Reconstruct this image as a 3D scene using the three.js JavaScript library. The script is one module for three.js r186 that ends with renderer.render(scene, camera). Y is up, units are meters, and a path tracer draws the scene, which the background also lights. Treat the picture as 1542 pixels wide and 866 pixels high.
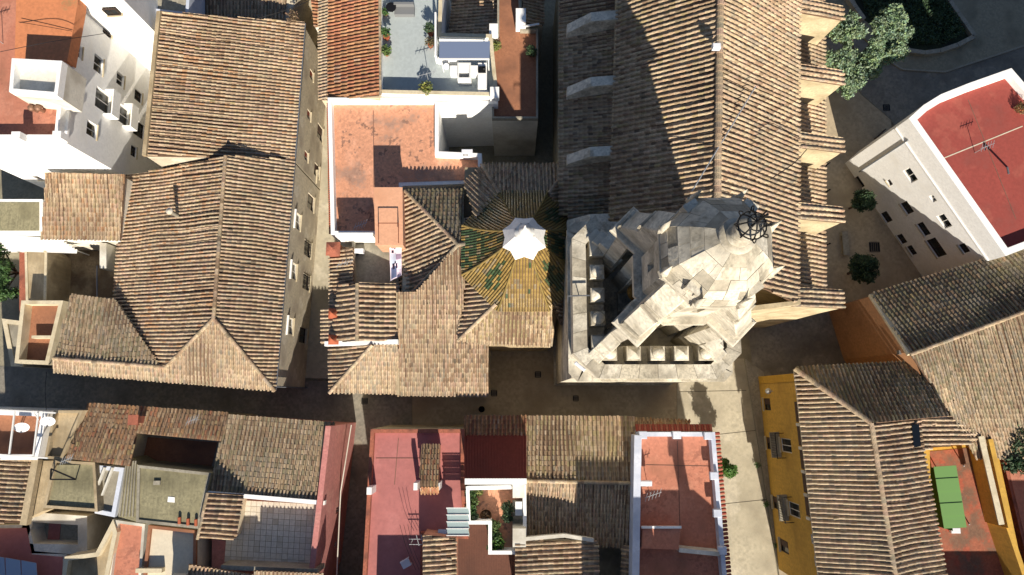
import * as THREE from 'three';
import { mergeGeometries } from 'three/addons/utils/BufferGeometryUtils.js';
import { Brush, Evaluator, SUBTRACTION } from 'three-bvh-csg';

// ------------------------------------------------------------------ camera, sky, sun, exposure
const FLY = 60, FOCAL = 1028, TILT = Math.atan(167 / 1028);           // drone 60 m up, gimbal 9 degrees off straight down
const scene = new THREE.Scene();
const camera = new THREE.PerspectiveCamera(2 * Math.atan(433 / FOCAL) * 180 / Math.PI, 1542 / 866, 0.5, 900);
camera.position.set(0, FLY, 0);
camera.up.set(0, 0, -1);
camera.lookAt(0, FLY - Math.cos(TILT) * 10, -Math.sin(TILT) * 10);
const SUN = new THREE.Vector3(0.165, 0.62, 1).normalize();
{ // clear air: deep blue overhead, paler towards the horizon, a little brighter round the sun
  const w = 128, h = 64, d = new Float32Array(w * h * 4), v = new THREE.Vector3();
  for (let j = 0; j < h; j++) for (let i = 0; i < w; i++) {
    const el = ((j + 0.5) / h - 0.5) * Math.PI, az = ((i + 0.5) / w - 0.5) * 2 * Math.PI; v.set(Math.cos(el) * Math.cos(az), Math.sin(el), Math.cos(el) * Math.sin(az));
    const t = Math.pow(1 - Math.max(0, v.y), 2.5), glow = 0.25 * Math.pow(Math.max(0, v.dot(SUN)), 6), k = (j * w + i) * 4, q = v.y < 0 ? 0.35 : 1.05;
    d[k] = q * (0.05 + 0.12 * t + glow * 0.3); d[k + 1] = q * (0.085 + 0.12 * t + glow * 0.28); d[k + 2] = q * (0.165 + 0.1 * t + glow * 0.22); d[k + 3] = 1;
  }
  const skyTex = new THREE.DataTexture(d, w, h, THREE.RGBAFormat, THREE.FloatType); skyTex.mapping = THREE.EquirectangularReflectionMapping; skyTex.magFilter = THREE.LinearFilter; skyTex.needsUpdate = true; skyTex.colorSpace = THREE.LinearSRGBColorSpace;
  scene.background = skyTex; scene.environment = skyTex;
}
const sun = new THREE.DirectionalLight(0xfff4e4, 5);
sun.name = 'sun';
sun.position.copy(SUN).multiplyScalar(150); sun.castShadow = true;
sun.shadow.mapSize.set(4096, 4096); sun.shadow.bias = -0.0005;
Object.assign(sun.shadow.camera, { left: -60, right: 60, top: 55, bottom: -55, near: 20, far: 300 });
scene.add(sun); scene.add(sun.target);
const renderer = new THREE.WebGLRenderer({ antialias: true });
renderer.shadowMap.enabled = true;
renderer.toneMapping = THREE.LinearToneMapping;
renderer.toneMappingExposure = 1.5;

// ------------------------------------------------------------------ helpers
const V = (x, y, z) => new THREE.Vector3(x, y, z);
function rng(seed) { let a = seed >>> 0; return () => { a = (a + 0x6D2B79F5) | 0; let t = Math.imul(a ^ (a >>> 15), 1 | a); t = (t + Math.imul(t ^ (t >>> 7), 61 | t)) ^ t; return ((t ^ (t >>> 14)) >>> 0) / 4294967296; }; }
const R = rng(20240611);
const rr = (a, b) => a + (b - a) * R();
const lerp = (a, b, t) => a + (b - a) * t, clamp = (x, a = 0, b = 1) => Math.min(b, Math.max(a, x)), smooth = (a, b, x) => { const t = clamp((x - a) / (b - a)); return t * t * (3 - 2 * t); };
function hash(x, y, s) { let h = Math.imul(x, 374761393) ^ Math.imul(y, 668265263) ^ Math.imul(s + 11, 1274126177); h = Math.imul(h ^ (h >>> 13), 1274126177); return ((h ^ (h >>> 16)) >>> 0) / 4294967296; }
function vnoise(x, y, p, s) {
  const xi = Math.floor(x), yi = Math.floor(y), fx = x - xi, fy = y - yi, m = (n) => ((n % p) + p) % p;
  const u = fx * fx * (3 - 2 * fx), v = fy * fy * (3 - 2 * fy);
  return lerp(lerp(hash(m(xi), m(yi), s), hash(m(xi + 1), m(yi), s), u), lerp(hash(m(xi), m(yi + 1), s), hash(m(xi + 1), m(yi + 1), s), u), v);
}
function fbm(u, v, p, s, o = 5) { let a = 0, w = 0.5, n = 0; for (let i = 0; i < o; i++) { a += w * vnoise(u * p, v * p, p, s + i * 7); n += w; w *= 0.55; p *= 2; } return a / n; }
const wn = (x, z, s) => vnoise(x + 500, z + 500, 4096, s);                          // noise over the town, in metres

// survey: the point at height h (metres above the street) that was read off the aerial survey sheet at column px, row py
const CT = Math.cos(TILT), ST = Math.sin(TILT);
function ray(px, py) { const u = (px - 771) / FOCAL, v = (433 - py) / FOCAL; return V(u, -CT + v * ST, -ST - v * CT); }
function at(px, py, h = 0) { const d = ray(px, py); return d.multiplyScalar((h - FLY) / d.y).add(V(0, FLY, 0)); }
function onPlane(px, py, o, n) { const d = ray(px, py), c = V(0, FLY, 0); return d.multiplyScalar(o.clone().sub(c).dot(n) / d.dot(n)).add(c); }

// textures ------------------------------------------------------------------
function tex(metres, size, fn) {
  const d = new Uint8Array(size * size * 4);
  for (let j = 0; j < size; j++) for (let i = 0; i < size; i++) { const c = fn(i / size, j / size), k = (j * size + i) * 4; for (let q = 0; q < 3; q++) d[k + q] = clamp(c[q]) * 255; d[k + 3] = 255; }
  const t = new THREE.DataTexture(d, size, size); t.wrapS = t.wrapT = THREE.RepeatWrapping; t.magFilter = THREE.LinearFilter; t.minFilter = THREE.LinearMipmapLinearFilter; t.generateMipmaps = true;
  t.colorSpace = THREE.SRGBColorSpace; t.repeat.set(1 / metres, 1 / metres); t.needsUpdate = true; return t;
}
const mixc = (a, b, t) => [lerp(a[0], b[0], t), lerp(a[1], b[1], t), lerp(a[2], b[2], t)];
const hex = (h) => [(h >> 16 & 255) / 255, (h >> 8 & 255) / 255, (h & 255) / 255];
function surface(base, stain, { metres = 6, amt = 0.5, grain = 0.12, lo = 0.5, hi = 0.75, seed = 1, rough = 0.9, size = 384, third = null, streak = 0, bump = 0, speck = null } = {}) {
  const b = hex(base), s = hex(stain), q = third === null ? null : hex(third);
  const map = tex(metres, size, (u, v) => {
    const n = fbm(u, v, 4, seed), f = fbm(u, v, 48, seed + 50, 3), k = smooth(lo, hi, n * 0.75 + f * 0.25) * amt;
    let c = mixc(b, s, k);
    if (q) c = mixc(c, q, smooth(0.56, 0.7, fbm(u + 0.3, v + 0.7, 6, seed + 90)) * 0.7);
    if (speck !== null) c = mixc(c, hex(speck), smooth(0.6, 0.68, fbm(u, v, 26, seed + 31, 3)) * smooth(0.4, 0.62, fbm(u, v, 5, seed + 37)) * 0.5);
    const st = streak ? (vnoise(u * 64, v * 3, 64, seed + 5) - 0.5) * streak : 0;
    const g = 1 + (f - 0.5) * grain * 2 + st + (hash(Math.floor(u * size), Math.floor(v * size), seed) - 0.5) * grain * 0.6;
    return [c[0] * g, c[1] * g, c[2] * g];
  });
  const m = new THREE.MeshStandardMaterial({ map, roughness: rough });
  if (bump) { m.bumpMap = map; m.bumpScale = bump; }
  return m;
}
const flat = (h, rough = 0.8, metal = 0) => new THREE.MeshStandardMaterial({ color: h, roughness: rough, metalness: metal });
const M = {
  white: surface(0xf4f4f1, 0xdcd8cd, { amt: 0.4, grain: 0.05, seed: 3, lo: 0.5, hi: 0.8 }),
  offwhite: surface(0xd9d5c8, 0x9d9585, { amt: 0.6, grain: 0.08, seed: 4, lo: 0.42 }),
  blueWhite: surface(0xcdd3df, 0x9aa3b5, { amt: 0.5, grain: 0.06, seed: 5 }),
  cream: surface(0xcfc3a6, 0x9b8b6c, { amt: 0.6, grain: 0.1, seed: 6 }),
  beige: surface(0xb3a283, 0x7d6d52, { amt: 0.7, grain: 0.14, seed: 7, lo: 0.42, streak: 0.06 }),
  palace: surface(0xc6bba4, 0x94887a, { amt: 0.7, grain: 0.14, seed: 8, lo: 0.4, third: 0xd2cab8 }),
  yellow: surface(0xc99f46, 0xa17d38, { amt: 0.6, grain: 0.1, seed: 9, streak: 0.05 }),
  orangeWall: surface(0xae805a, 0x876043, { amt: 0.65, grain: 0.12, seed: 10, streak: 0.05 }),
  pink: surface(0xc07f78, 0x99665f, { amt: 0.6, grain: 0.12, seed: 11, third: 0xc48b80 }),
  stone: surface(0xcfc8b6, 0x989181, { amt: 0.8, grain: 0.2, seed: 12, metres: 5, lo: 0.38, hi: 0.7, third: 0x9a9280, size: 512, bump: 0.02 }),
  stoneB: surface(0xc0b8a4, 0x8a8272, { amt: 0.8, grain: 0.22, seed: 52, metres: 4, lo: 0.38, hi: 0.7, third: 0x8c8676, size: 512, bump: 0.02 }),
  churchWall: surface(0xc6b694, 0x8f8163, { amt: 0.7, grain: 0.16, seed: 14, metres: 5, lo: 0.4 }),
  concrete: surface(0x9a9484, 0x6d685b, { amt: 0.7, grain: 0.16, seed: 15, lo: 0.4 }),
  olive: surface(0x8c8669, 0x635e47, { amt: 0.7, grain: 0.18, seed: 16, lo: 0.38, streak: 0.1 }),
  terracotta: surface(0xcc9475, 0x94796b, { amt: 0.75, grain: 0.14, seed: 17, metres: 7, lo: 0.52, hi: 0.68, third: 0xd39d80, size: 640, speck: 0x5a4a44 }),
  brownTerrace: surface(0x9b6a4e, 0x6f4d3c, { amt: 0.6, grain: 0.12, seed: 18 }),
  redFloor: surface(0xae6e69, 0x9b625e, { amt: 0.55, grain: 0.07, seed: 19, metres: 9, lo: 0.4, third: 0xb67671, size: 512 }),
  redBrown: surface(0xba7a62, 0x94654f, { amt: 0.6, grain: 0.1, seed: 20, metres: 7, third: 0xc0846c, speck: 0x94604e, size: 512 }),
  redWhiteBlock: surface(0x96463d, 0x7f463e, { amt: 0.6, grain: 0.08, seed: 21, metres: 8, third: 0xa05548, size: 512 }),
  brickRed: surface(0xa2604a, 0x6c4336, { amt: 0.7, grain: 0.2, seed: 22, metres: 3 }),
  greyFloor: surface(0xa9b2b2, 0x8d9796, { amt: 0.6, grain: 0.05, seed: 23, metres: 8 }),
  bluePanel: flat(0x5d6b86, 0.7),
  asphalt: surface(0x827d72, 0x666157, { amt: 0.7, grain: 0.18, seed: 25, metres: 9, size: 512, third: 0x8d8778 }),
  slab: surface(0xb8b09a, 0x938b78, { amt: 0.75, grain: 0.12, seed: 27, metres: 11, lo: 0.36, hi: 0.72, size: 512, third: 0xc4bca8 }),
  plaza: surface(0xb0a187, 0x8f8069, { amt: 0.65, grain: 0.12, seed: 28, metres: 10 }),
  paving: surface(0x8f8873, 0x6d6756, { amt: 0.65, grain: 0.14, seed: 29, metres: 7 }),
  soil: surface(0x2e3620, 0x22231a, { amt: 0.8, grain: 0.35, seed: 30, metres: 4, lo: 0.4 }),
  glass: new THREE.MeshStandardMaterial({ color: 0x14181c, roughness: 0.12, metalness: 0 }),
  frame: flat(0xdfddd6, 0.6), darkFrame: flat(0x3a2a20, 0.7), shutter: flat(0x4a342a, 0.8), redShutter: flat(0x7c3325, 0.75),
  iron: flat(0x1c1c1e, 0.55, 0.4), metal: flat(0x8b8d8f, 0.45, 0.6), zinc: flat(0x7a8087, 0.5, 0.3), galv: flat(0xb9bcbd, 0.5, 0.4),
  whitePaint: flat(0xe4e4e0, 0.6), whitePlastic: flat(0xe2e4e8, 0.45), bluePlastic: flat(0x5f7fae, 0.5), green: flat(0x6a9150, 0.8), wood: flat(0x6b4a2e, 0.85), pot: flat(0xa5583a, 0.85),
  maroonSheet: surface(0x7c3a33, 0x5f302b, { amt: 0.6, grain: 0.08, seed: 31 }), brownSheet: surface(0x5c3a2d, 0x452c23, { amt: 0.6, grain: 0.08, seed: 32 }),
  poly: new THREE.MeshPhysicalMaterial({ color: 0xb9cccb, roughness: 0.35, transmission: 0.35, thickness: 0 }),
  kerb: surface(0x9a9484, 0x7a7464, { amt: 0.6, grain: 0.14, seed: 33, metres: 3 }),
  tileFloor: surface(0xd0c7b6, 0xb4aa98, { amt: 0.6, grain: 0.07, seed: 34, metres: 6 }),
  tileFloor2: surface(0xcbc1ae, 0xaea390, { amt: 0.6, grain: 0.07, seed: 134, metres: 6 }), tileFloor3: surface(0xc6bba7, 0xa69b86, { amt: 0.6, grain: 0.08, seed: 135, metres: 5 }),
  creamFloor: surface(0xd2c8b2, 0xb8ac94, { amt: 0.5, grain: 0.05, seed: 35, metres: 6 }),
  mortar: surface(0xa8977a, 0x7b6c54, { amt: 0.7, grain: 0.15, seed: 36, metres: 3 }), deck: surface(0x6b5340, 0x493a2d, { amt: 0.7, grain: 0.2, seed: 37, metres: 3 }),
  mortarDark: surface(0x7a5a4c, 0x5c463d, { grain: 0.15, seed: 139, metres: 2 }),
  bark: surface(0x5b4a39, 0x3b3026, { amt: 0.7, grain: 0.3, seed: 38, metres: 1 }),
};
const flatRed = flat(0x8e3f30, 0.85);
const surfaceRib = surface(0x8a7440, 0x57502e, { amt: 0.7, seed: 39, metres: 2, lo: 0.4, grain: 0.15 });
// scene bookkeeping ------------------------------------------------------------------
const taken = {};
function numbered(n) { const k = taken[n] = (taken[n] === undefined ? 0 : taken[n] + 1); return k ? n + '_' + String(k).padStart(3, '0') : n; }
function thing(name, label, category, pos, group) {
  const g = new THREE.Group(); g.name = numbered(name); g.position.copy(pos); g.userData = { label, category }; if (group) g.userData.group = group; scene.add(g); return g;
}
function rootPos(o) { const p = V(0, 0, 0); for (let q = o; q && q !== scene; q = q.parent) p.add(q.position); return p; }
function boxUV(g) {
  const p = g.attributes.position, n = g.attributes.normal, uv = new Float32Array(p.count * 2);
  for (let i = 0; i < p.count; i += 3) {
    const nx = Math.abs(n.getX(i)), ny = Math.abs(n.getY(i)), nz = Math.abs(n.getZ(i));
    for (let k = i; k < i + 3 && k < p.count; k++) {
      const x = p.getX(k), y = p.getY(k), z = p.getZ(k);
      if (ny > nx * 0.8 && ny > nz * 0.8) { uv[2 * k] = x; uv[2 * k + 1] = z; } else if (nx > nz) { uv[2 * k] = z; uv[2 * k + 1] = y; } else { uv[2 * k] = x; uv[2 * k + 1] = y; }
    }
  }
  g.setAttribute('uv', new THREE.BufferAttribute(uv, 2));
}
function join(geos) {
  return mergeGeometries(geos.map((g) => {
    let q = g.index ? g.toNonIndexed() : g.clone(); for (const k of Object.keys(q.attributes)) if (k !== 'position' && k !== 'normal') q.deleteAttribute(k);
    if (!q.attributes.normal) q.computeVertexNormals(); q.morphAttributes = {}; q.clearGroups(); return q;
  }));
}
function mesh(name, geos, mat, parent, label) {
  const g = join(Array.isArray(geos) ? geos : [geos]); boxUV(g);
  const p = rootPos(parent); g.translate(-p.x, -p.y, -p.z);
  const m = new THREE.Mesh(g, mat); m.name = name; m.castShadow = m.receiveShadow = true; if (label) m.userData.label = label; parent.add(m); return m;
}
function single(name, label, category, geos, mat, group) {                           // a thing of one piece, its origin at its base
  const g = join(Array.isArray(geos) ? geos : [geos]); g.computeBoundingBox(); const b = g.boundingBox, c = V((b.min.x + b.max.x) / 2, b.min.y, (b.min.z + b.max.z) / 2);
  boxUV(g); g.translate(-c.x, -c.y, -c.z); const m = new THREE.Mesh(g, mat); m.position.copy(c); m.name = numbered(name); m.castShadow = m.receiveShadow = true; m.userData = { label, category }; if (group) m.userData.group = group; scene.add(m); return m;
}
function structure(name, geos, mat) { const g = join(Array.isArray(geos) ? geos : [geos]); boxUV(g); const m = new THREE.Mesh(g, mat); m.name = numbered(name); m.userData = { kind: 'structure' }; m.castShadow = m.receiveShadow = true; scene.add(m); return m; }
// geometry ------------------------------------------------------------------
function tris(a) { const g = new THREE.BufferGeometry(); g.setAttribute('position', new THREE.Float32BufferAttribute(a, 3)); g.computeVertexNormals(); return g; }
const area2 = (p) => p.reduce((s, a, i) => { const b = p[(i + 1) % p.length]; return s + a.x * b.z - b.x * a.z; }, 0) / 2;
function ccw(p) { return area2(p) > 0 ? p.slice().reverse() : p.slice(); }
function prism(pts, y0) {                                                             // pts: V3, each with its own top height
  const p = ccw(pts), a = [], f = THREE.ShapeUtils.triangulateShape(p.map((q) => new THREE.Vector2(q.x, -q.z)), []);
  const pu = (q, y) => a.push(q.x, y === undefined ? q.y : y, q.z);
  for (const [i, j, k] of f) { pu(p[i]); pu(p[j]); pu(p[k]); pu(p[i], y0); pu(p[k], y0); pu(p[j], y0); }
  p.forEach((q, i) => { const r = p[(i + 1) % p.length]; pu(q, y0); pu(r, y0); pu(r); pu(q, y0); pu(r); pu(q); });
  return tris(a);
}
function slab(pts, n, th) {                                                           // a planar polygon of any tilt with thickness
  const p = ccw(pts), a = [], f = THREE.ShapeUtils.triangulateShape(p.map((q) => new THREE.Vector2(q.x, -q.z)), []), low = p.map((q) => q.clone().addScaledVector(n, -th));
  const pu = (q) => a.push(q.x, q.y, q.z);
  for (const [i, j, k] of f) { pu(p[i]); pu(p[j]); pu(p[k]); pu(low[i]); pu(low[k]); pu(low[j]); }
  p.forEach((q, i) => { const j = (i + 1) % p.length; pu(low[i]); pu(low[j]); pu(p[j]); pu(low[i]); pu(p[j]); pu(q); });
  return tris(a);
}
function inset(pts, d) {
  const p = ccw(pts), n = p.length;
  return p.map((q, i) => {
    const a = p[(i + n - 1) % n], b = p[(i + 1) % n], e1 = q.clone().sub(a), e2 = b.clone().sub(q); e1.y = e2.y = 0; e1.normalize(); e2.normalize();
    const n1 = V(e1.z, 0, -e1.x), n2 = V(e2.z, 0, -e2.x), m = n1.clone().add(n2), k = 1 + n1.dot(n2);
    return q.clone().addScaledVector(m, d / Math.max(0.3, k));
  });
}
function ring(pts, d, y0, y1, skip = []) {                                            // a low wall of thickness d standing inside the outline
  const o = ccw(pts), i = inset(o, d), out = [];
  o.forEach((q, k) => { const j = (k + 1) % o.length; if (skip.some((s) => q.clone().lerp(o[j], 0.5).setY(0).distanceTo(s.clone().setY(0)) < 0.9)) return; out.push(prism([q, o[j], i[j], i[k]].map((v) => V(v.x, y1, v.z)), y0)); });
  return out;
}
function bar(a, b, w, h = w) {                                                        // square bar between two points
  const d = b.clone().sub(a), L = d.length(), g = new THREE.BoxGeometry(w, h, L), m = new THREE.Matrix4();
  const z = d.clone().normalize(), up = Math.abs(z.y) > 0.95 ? V(1, 0, 0) : V(0, 1, 0), x = up.clone().cross(z).normalize(), y = z.clone().cross(x);
  m.makeBasis(x, y, z); m.setPosition(a.clone().add(b).multiplyScalar(0.5)); return g.applyMatrix4(m);
}
function rod(a, b, r0, r1 = r0, seg = 7) { const d = b.clone().sub(a), L = d.length(), g = new THREE.CylinderGeometry(r1, r0, L, seg); g.translate(0, L / 2, 0); g.applyQuaternion(new THREE.Quaternion().setFromUnitVectors(V(0, 1, 0), d.normalize())); return g.translate(a.x, a.y, a.z); }
function wire(pts, r) { return new THREE.TubeGeometry(new THREE.CatmullRomCurve3(pts), 14, r, 5); }
function box(x, y, z, w, h, d, ry = 0) { const g = new THREE.BoxGeometry(w, h, d); g.translate(0, h / 2, 0); if (ry) g.rotateY(ry); return g.translate(x, y, z); }
function chamferBox(w, h, d, c = 0.03) { const s = new THREE.Shape(); const a = w / 2 - c, b = d / 2 - c; s.moveTo(-a, -b); s.lineTo(a, -b); s.lineTo(a, b); s.lineTo(-a, b); const g = new THREE.ExtrudeGeometry(s, { depth: h - 2 * c, bevelEnabled: true, bevelThickness: c, bevelSize: c, bevelSegments: 1 }); g.translate(0, 0, c); g.rotateX(-Math.PI / 2); return g; }
const lathe = (pts, seg = 16) => new THREE.LatheGeometry(pts.map(([x, y]) => new THREE.Vector2(x, y)), seg);
const evaluator = new Evaluator(); evaluator.attributes = ['position', 'normal']; evaluator.useGroups = false;
function cut(geo, tools) {
  if (!tools.length) return geo;
  const strip = (g) => { for (const k of Object.keys(g.attributes)) if (k !== 'position' && k !== 'normal') g.deleteAttribute(k); return g; };
  const a = new Brush(strip(geo)), b = new Brush(strip(join(tools))); a.updateMatrixWorld(); b.updateMatrixWorld();
  const r = evaluator.evaluate(a, b, SUBTRACTION).geometry, q = r.index ? r.toNonIndexed() : r; q.computeVertexNormals(); return q;
}
// ------------------------------------------------------------------ clay roof tiles
function arcTile(r0, r1, up, seg, bow) {                                              // half-round tile of unit length, narrow end at z = 0
  const a = [], P = (s, t) => { const r = lerp(r0, r1, t), th = Math.PI * s; return [Math.cos(th) * r, (up ? 1 : -1) * Math.sin(th) * r * bow + (up ? 0 : r * bow * 0.9), t]; };
  for (let i = 0; i < seg; i++) { const q = [P(i / seg, 0), P((i + 1) / seg, 0), P((i + 1) / seg, 1), P(i / seg, 1)]; const o = up ? [0, 3, 2, 0, 2, 1] : [0, 2, 3, 0, 1, 2]; for (const k of o) a.push(...q[k]); }
  if (up) for (let i = 0; i < seg; i++) {                                              // thick lower rim
    const k = 0.8, o = [P(i / seg, 1), P((i + 1) / seg, 1)], n = o.map((v) => [v[0] * k, v[1] * k, 1]); for (const v of [o[0], n[0], n[1], o[0], n[1], o[1]]) a.push(...v);
  }
  const g = tris(a), p = g.attributes.position, uv = []; for (let i = 0; i < p.count; i++) uv.push(p.getX(i) * 2 + 0.5, p.getZ(i)); g.setAttribute('uv', new THREE.Float32BufferAttribute(uv, 2)); return g;
}
const COVER = arcTile(0.36, 0.42, true, 6, 0.92), CHANNEL = arcTile(0.42, 0.36, false, 4, 0.7), RIDGE = arcTile(0.42, 0.5, true, 6, 0.8);
const grainTex = tex(1, 128, (u, v) => { const n = fbm(u, v, 6, 71), k = smooth(0.56, 0.7, fbm(u, v, 9, 77)); const g = 0.72 + n * 0.4 - k * 0.25; return [g, g, g]; });
const tileMat = new THREE.MeshStandardMaterial({ map: grainTex, roughness: 0.92 });
const glazeMat = new THREE.MeshPhysicalMaterial({ map: grainTex, roughness: 0.3, clearcoat: 0.4, clearcoatRoughness: 0.25 });
// colour of a tile: weighted kinds; patches are clusters of lichen, moss and replaced tiles, each tile with its own clay
const KIND = { cream: [0.61, 0.475, 0.315], tan: [0.51, 0.37, 0.23], brown: [0.35, 0.225, 0.135], orange: [0.5, 0.27, 0.13], red: [0.42, 0.16, 0.085], dark: [0.17, 0.13, 0.09], moss: [0.3, 0.265, 0.155], grey: [0.38, 0.325, 0.24], lichen: [0.44, 0.35, 0.17], pink: [0.54, 0.37, 0.26] };
const STYLE = {
  old: [['cream', 5], ['tan', 4], ['brown', 2], ['grey', 1], ['pink', 1.5], ['dark', 0.5]],
  warm: [['cream', 5], ['tan', 4], ['orange', 1.5], ['pink', 2], ['brown', 1.4], ['lichen', 0.15]],
  church: [['cream', 4], ['tan', 4], ['brown', 2.2], ['lichen', 0.7], ['dark', 0.6]],
  churchEast: [['cream', 6], ['tan', 3.5], ['brown', 1.2], ['pink', 1], ['grey', 0.8]],
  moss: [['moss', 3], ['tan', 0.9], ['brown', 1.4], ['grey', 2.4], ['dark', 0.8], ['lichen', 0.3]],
  mossPale: [['cream', 3], ['tan', 3], ['moss', 2.4], ['grey', 2], ['brown', 1.2]],
  gold: [['lichen', 2], ['tan', 3], ['cream', 2], ['brown', 2], ['grey', 0.8]],
  orange: [['orange', 5], ['red', 2.5], ['pink', 0.6]],
  rust: [['brown', 4], ['tan', 1.8], ['orange', 1.6], ['red', 0.6], ['lichen', 0.4]],
  pale: [['cream', 6], ['tan', 3], ['grey', 1.4], ['pink', 1.2]],
  redrow: [['red', 5], ['orange', 2]],
};
const MEAN = {}; for (const [k, s] of Object.entries(STYLE)) { const t = s.reduce((q, v) => q + v[1], 0); MEAN[k] = [0, 1, 2].map((i) => s.reduce((q, v) => q + KIND[v[0]][i] * v[1], 0) / t); }
function tileColour(style, x, z, rnd, c) {
  const s = STYLE[style]; let tot = 0; const w = s.map(([k, v], i) => { const n = wn(x * 0.55, z * 0.55, 40 + i * 3) * 0.6 + wn(x * 1.7, z * 1.7, 90 + i) * 0.4; const q = v * (0.15 + Math.pow(n * 1.6, 3)); tot += q; return q; });
  let t = rnd() * tot, i = 0; while (i < s.length - 1 && t > w[i]) t -= w[i++];
  const m = MEAN[style], k = KIND[s[i][0]].map((v, q) => lerp(m[q], v, 0.7)), b = (0.79 + 0.42 * rnd()) * (0.84 + 0.32 * wn(x * 0.3, z * 0.3, 77)), j = () => b * (0.97 + 0.06 * rnd());
  return c.setRGB(k[0] * j(), k[1] * j(), k[2] * j());
}
function instances(name, geo, mat, list, parent) {                                    // list of [Matrix4, Color]
  const m = new THREE.InstancedMesh(geo, mat, list.length), p = rootPos(parent), t = new THREE.Matrix4().makeTranslation(-p.x, -p.y, -p.z), q = new THREE.Matrix4();
  list.forEach(([a, c], i) => { m.setMatrixAt(i, q.multiplyMatrices(t, a)); m.setColorAt(i, c); });
  m.name = name; m.userData.kind = 'stuff'; m.castShadow = m.receiveShadow = true; parent.add(m); return m;
}
function basis(a, n, d, o, sx, sy, sz) { const m = new THREE.Matrix4().makeBasis(a.clone().multiplyScalar(sx), n.clone().multiplyScalar(sy), d.clone().multiplyScalar(sz)); return m.setPosition(o); }
function planeOf(spec) {
  const k = spec.filter((s) => s.length > 2).slice(0, 3).map((s) => at(...s)), n = k[1].clone().sub(k[0]).cross(k[2].clone().sub(k[0])).normalize(); if (n.y < 0) n.negate();
  return { o: k[0], n, pts: spec.map((s) => onPlane(s[0], s[1], k[0], n)) };
}
let seedNo = 1;
function slope(parent, spec, style, { pitch = 0.29, len = 0.37, down = null, name = 'roof', mat = M.deck, relief = 0.8 } = {}) {
  const { o, n, pts } = Array.isArray(spec) ? planeOf(spec) : spec, rnd = rng(900 + seedNo++ * 17);
  const deck = mesh(name, slab(pts, n, 0.14), mat, parent);
  const d = (down || V(0, -1, 0)).clone(); d.addScaledVector(n, -d.dot(n)).normalize(); const a = n.clone().cross(d).normalize();
  const q = pts.map((p) => { const v = p.clone().sub(o); return [v.dot(a), v.dot(d)]; }), lo = Math.min(...q.map((v) => v[0])), hi = Math.max(...q.map((v) => v[0]));
  const cover = [], chan = [], c = new THREE.Color();
  const rows = Math.max(2, Math.round((hi - lo) / pitch)), pp = (hi - lo) / rows;
  for (let r = 0; r < rows * 2; r++) {
    const isC = r % 2 === 0, s = lo + pp * (r / 2 + 0.25), xs = [];
    for (let i = 0; i < q.length; i++) { const u = q[i], w = q[(i + 1) % q.length]; if ((u[0] <= s) !== (w[0] <= s)) xs.push(lerp(u[1], w[1], (s - u[0]) / (w[0] - u[0]))); }
    xs.sort((x, y) => x - y);
    for (let k = 0; k + 1 < xs.length; k += 2) {
      const rj = (rnd() - 0.5) * 0.03, drift = (rnd() - 0.5) * 0.02; let e = xs[k + 1] + (isC ? 0.05 : 0.02) + (rnd() - 0.5) * 0.05, step = 0;
      while (e > xs[k] + 0.04) {
        const L = Math.min(len, e - xs[k]), wob = (rnd() - 0.5) * 0.018, p = o.clone().addScaledVector(a, s + rj + drift * step * 0.3 + wob).addScaledVector(d, e - L - 0.03).addScaledVector(n, isC ? 0.035 + rnd() * 0.01 : 0.0);
        p.addScaledVector(a, (wn(p.x * 0.4, p.z * 0.4, 211) - 0.5) * 0.14).addScaledVector(n, (wn(p.x * 0.3, p.z * 0.3, 212) - 0.4) * 0.07);
        const tilt = isC ? 0.125 + (rnd() - 0.5) * 0.06 : 0.03, yaw = (rnd() - 0.5) * (rnd() < 0.015 ? 0.4 : 0.05), dd = d.clone().addScaledVector(n, tilt * 0.6).addScaledVector(a, yaw).normalize(), nn = n.clone().addScaledVector(dd, -n.dot(dd)).normalize(), aa = nn.clone().cross(dd);
        tileColour(style, p.x, p.z, rnd, c); 
        (isC ? cover : chan).push([basis(aa, nn, dd, p, pp * 0.66, pp * (isC ? relief : 0.6), L + 0.05), c.clone()]); e -= len; step++;
      }
    }
  }
  if (cover.length) instances('cover_tiles', COVER, style === 'glaze' ? glazeMat : tileMat, cover, deck);
  if (chan.length) instances('channel_tiles', CHANNEL, tileMat, chan, deck);
  return deck;
}
function ridge(parent, A, B, style = 'old', r = 0.3, lift = 0.08) {
  const p = A.isVector3 ? A : at(...A), q = B.isVector3 ? B : at(...B), d = q.clone().sub(p), L = d.length(), n = Math.max(1, Math.round(L / 0.42)), c = new THREE.Color(), list = [], rnd = rng(77 + seedNo++); d.normalize();
  const a = V(0, 1, 0).cross(d).normalize(), u = d.clone().cross(a);
  const base = mesh('ridge', bar(p.clone().add(V(0, lift * 0.4, 0)), q.clone().add(V(0, lift * 0.4, 0)), r * 0.85, 0.14), M.mortar, parent);
  for (let i = 0; i < n; i++) { const o = p.clone().addScaledVector(d, L * i / n).addScaledVector(u, lift + rnd() * 0.015).addScaledVector(a, (rnd() - 0.5) * 0.02); tileColour(style, o.x, o.z, rnd, c); list.push([basis(a, u, d, o, r, r, L / n + 0.05), c.clone()]); }
  instances('ridge_tiles', RIDGE, tileMat, list, base); return base;
}
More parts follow.
